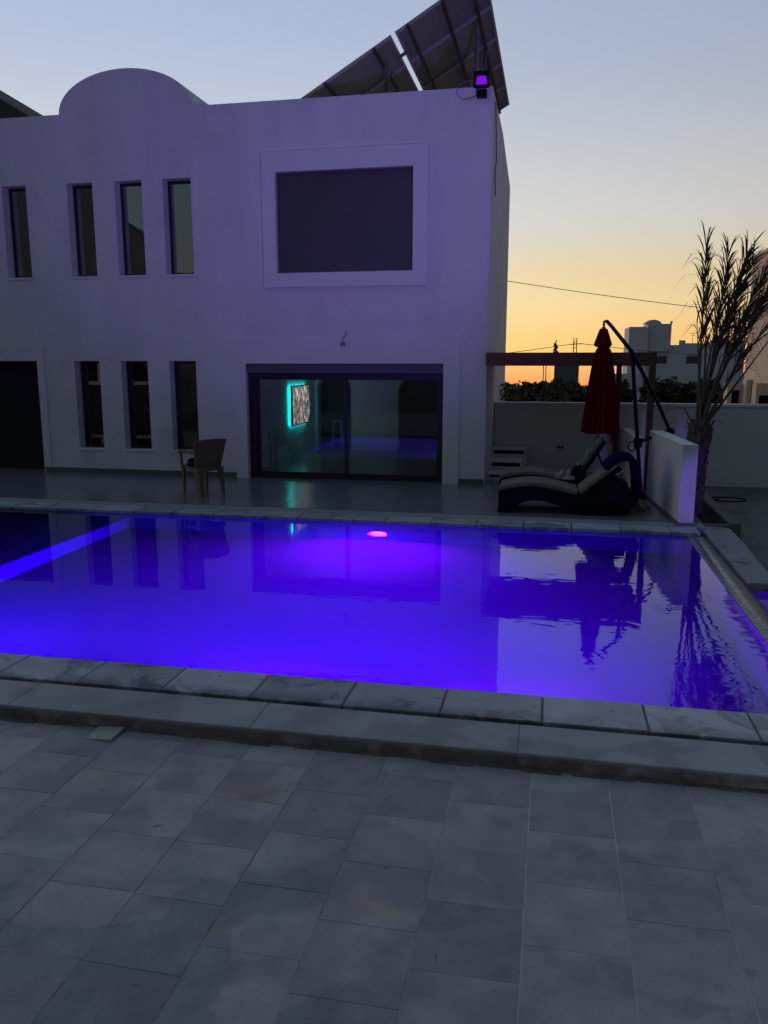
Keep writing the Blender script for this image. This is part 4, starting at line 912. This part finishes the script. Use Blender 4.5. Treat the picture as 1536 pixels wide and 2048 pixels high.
LT = ['dark tree in the far hedge line right beside the villa edge', 'dark rounded tree second from the villa in the far hedge line', 'dark tree in the middle of the far hedge line', 'dark tree before the grey outbuilding under the pergola', 'dark tree glimpsed left of the red parasol', 'dark tree behind the parasol mast', 'dark green cypress beside the front pergola post', 'dark tree right of the pergola post', 'dark tree hidden partly by the palm stalks']
TS = [(-1.25, 30, 1.2, .9), (-.75, 32, 1.1, .75), (-.25, 31, 1.15, .7), (.35, 30, 1.2, .7), (1.45, 33, 1.05, .9), (2.1, 30, 1.15, .6), (3.75, 30, 1.3, .65), (4.6, 30, 1.15, .7), (5.3, 31, 1.2, .6)]
for i, (x, y, top, r) in enumerate(TS):
    rr = .62
    shrub('tree', LT[i], 'tree', x, y, -.9, [(0, top + .9 - .45 * r, r * .85, .45 * r), (-.5 * r, top + .9 - .6 * r, r * .7, .4), (.5 * r, top + .9 - .55 * r, r * .7, .4), (0, top - .3, r, .9)], 'leaf_dark', 700, .10, 40 + i, top + .6, 'dark trees beyond the boundary wall', tr=.09)
# neighbouring white house with roof tower
nh_ = thing('neighbour_house', 'pale neighbouring house with a small domed roof tower', 'house', (12, 90, -.9))
def H_(mb, name, m, par=nh_, **k): return rel(mb, par).build(name, m, par, **k)
H_(MB().grid_wall([7.9, 19.0], [-.9, 3.62], [(10.1, 11.6, 1.6, 2.6), (13.3, 14.9, 1.6, 2.6)], 90, 90.3), 'wall', 'house_far')
H_(MB().box(7.9, 19, 90.3, 98, -.9, 3.6), 'body', 'house_far')
for a in (10.1, 13.3): H_(MB().frame(a, a + 1.5, 1.6, 2.6, 90.1, 90.2, .12), 'window', 'house_far')
H_(MB().grid_wall([12.6, 19.0], [3.62, 3.98], [(13.2, 15.6, 3.8, 4.1), (15.9, 18.2, 3.8, 4.1)], 90, 90.25), 'parapet', 'house_far')
H_(MB().box(7.5, 9.4, 89.2, 95, -.9, 5.45), 'tower', 'house_far')
H_(MB().box(9.401, 11.7, 89.6, 95, 3.0, 5.75), 'tower_wing', 'house_far')
H_(MB().box(11.55, 11.75, 89.5, 89.7, 5.75, 6.0), 'pillar', 'house_far')
H_(MB().prism_xz([(9.9 + 1.0 * math.cos(math.pi * i / 20) * .8 + .0, 5.75 + .42 * math.sin(math.pi * i / 20)) for i in range(21)], 89.7, 92), 'vault', 'house_far')
H_(MB().box(5.9, 19, 86, 86.3, -.9, .75), 'garden_wall', 'house_far')
for a in (10.1, 13.3): H_(MB().box(a + .12, a + 1.38, 90.14, 90.18, 1.72, 2.48), 'pane', 'shutter')
H_(MB().lathe([(.35, 0), (.42, .05), (.42, .75), (.3, .85)], 14, (16.8, 93, 3.6)), 'water_tank', 'house_dark')
H_(MB().tube([(14.2, 92, 3.6), (14.2, 92, 5.0)], .025, 4).tube([(13.9, 92, 4.85), (14.5, 92, 4.85)], .018, 4).tube([(13.95, 92, 4.65), (14.45, 92, 4.65)], .018, 4), 'aerial', 'cable')
# tan neighbour on the right
th = thing('tan_house', 'tall sandy house at the right edge behind the palm', 'house', (6, 20, -.9))
H_(MB().prism([(5.1, 16.2), (12, 16.2), (12, 24), (5.1, 24)], -.9, 4.64), 'wall', 'house_tan', th)
H_(MB().box(5.02, 12, 16.1, 24.06, 4.642, 4.72), 'parapet_cap', 'house_tan', th)
H_(MB().grid_wall([4.58, 5.098], [-.9, 1.42], [(4.69, 4.90, .3, 1.24)], 23.4, 23.6).box(4.58, 5.09, 23.601, 23.9, -.9, 1.4), 'annex', 'house_tan', th)
H_(MB().box(4.69, 4.90, 23.55, 23.598, .3, 1.24), 'opening', 'dark_gap', th)
H_(MB().box(4.95, 5.08, 23.0, 23.398, -.9, 1.52), 'pilaster', 'house_tan', th)
H_(MB().grid_wall([4.55, 5.098], [-.9, 1.5], [(4.62, 4.86, .3, 1.23)], 20.1, 20.3).box(4.55, 5.09, 20.301, 20.5, -.9, 1.48), 'annex', 'house_tan', th)
H_(MB().box(4.62, 4.86, 20.25, 20.298, .3, 1.23), 'opening', 'dark_gap', th)
# grey outbuilding seen under the pergola roof
ob = thing('outbuilding', 'dark grey boxy outbuilding seen under the pergola roof', 'building', (.7, 34, -.9))
H_(MB().box(.03, 1.0, 34, 36, -.9, 2.05), 'wall', 'house_dark', ob)
H_(MB().box(-.02, 1.05, 33.95, 36.05, 2.052, 2.12), 'roof', 'house_dark', ob)
shrub('bush', 'twiggy tree top poking above the pergola beam', 'bush', .06, 30, -.9, [(0, 3.15, .08, .2), (.05, 2.95, .16, .15), (-.02, 3.4, .04, .15)], 'leaf_dark', 90, .06, 60, 3.0, tr=.04)
hb = thing('hedge_house', 'low pale house between the far dark trees', 'house', (2.2, 36, -.9))
H_(MB().box(.85, 3.1, 35.9, 38, -.9, .55), 'wall', 'house_far', hb)
# power pole and lines
po = thing('power_pole', 'lattice power pole with wires above the pergola', 'pole', (1.42, 60, -.9))
rel(MB().tube([(1.30, 60, -.9), (1.33, 60, 3.6)], .035, 5).tube([(1.56, 60, -.9), (1.53, 60, 3.6)], .035, 5), po).build('upright', 'bark', po)
bz = MB()
for i in range(11): bz.tube([(1.31, 60, -.6 + i * .38), (1.55, 60, -.4 + i * .38)], .02, 4)
rel(bz, po).build('bracing', 'bark', po)
rel(MB().tube([(1.1, 60, 3.15), (1.9, 60, 3.2)], .03, 4), po).build('insulator_arm', 'bark', po)
def wire(name, label, a, b, sag, r):
    pts = [(lerp(a[0], b[0], i / 20), lerp(a[1], b[1], i / 20), lerp(a[2], b[2], i / 20) - sag * 4 * (i / 20) * (1 - i / 20)) for i in range(21)]
    tag(MB().tube(pts, r, 4).build(name, 'cable'), label, 'wire')
wire('overhead_wire', 'upper overhead wire running from the villa edge towards the palm', (-4.0, 30, 5.2), (9.0, 30, 3.3), .15, .011)
wire('overhead_wire', 'wire from the power pole to the left behind the villa', (1.15, 60, 3.17), (-9.0, 60, 2.0), .1, .022)
wire('overhead_wire', 'wire from the power pole to the right behind the parasol', (1.85, 60, 3.2), (14.0, 60, 2.2), .15, .022)
mst = tag(MB().tube([(-1.0, 85, -1), (-1.0, 85, 1.6)], .05, 5).build('mast', 'bark'), 'thin mast on the horizon, left of the pair', 'mast')
mst = tag(MB().tube([(-.75, 85, -1), (-.75, 85, 1.75)], .05, 5).build('mast', 'bark'), 'thin mast on the horizon, right of the pair', 'mast')

# neighbour house behind the photographer, mirrored in the upper windows
bh = thing('opposite_house', 'white house, darkened in colour, across the terrace mirrored in the upper windows', 'house', (-20, -5, -.9))
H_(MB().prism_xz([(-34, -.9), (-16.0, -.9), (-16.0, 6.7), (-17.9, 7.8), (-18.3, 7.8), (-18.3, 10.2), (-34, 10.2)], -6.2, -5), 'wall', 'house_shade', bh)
for x in (-32, -29, -26, -23, -20, -17.5):
    H_(MB().frame(x, x + 1.2, 1.0, 2.4, -4.998, -4.9, .15), 'window', 'partition_white', bh)
    H_(MB().box(x + .15, x + 1.05, -4.998, -4.95, 1.15, 2.25), 'opening', 'dark_gap', bh)
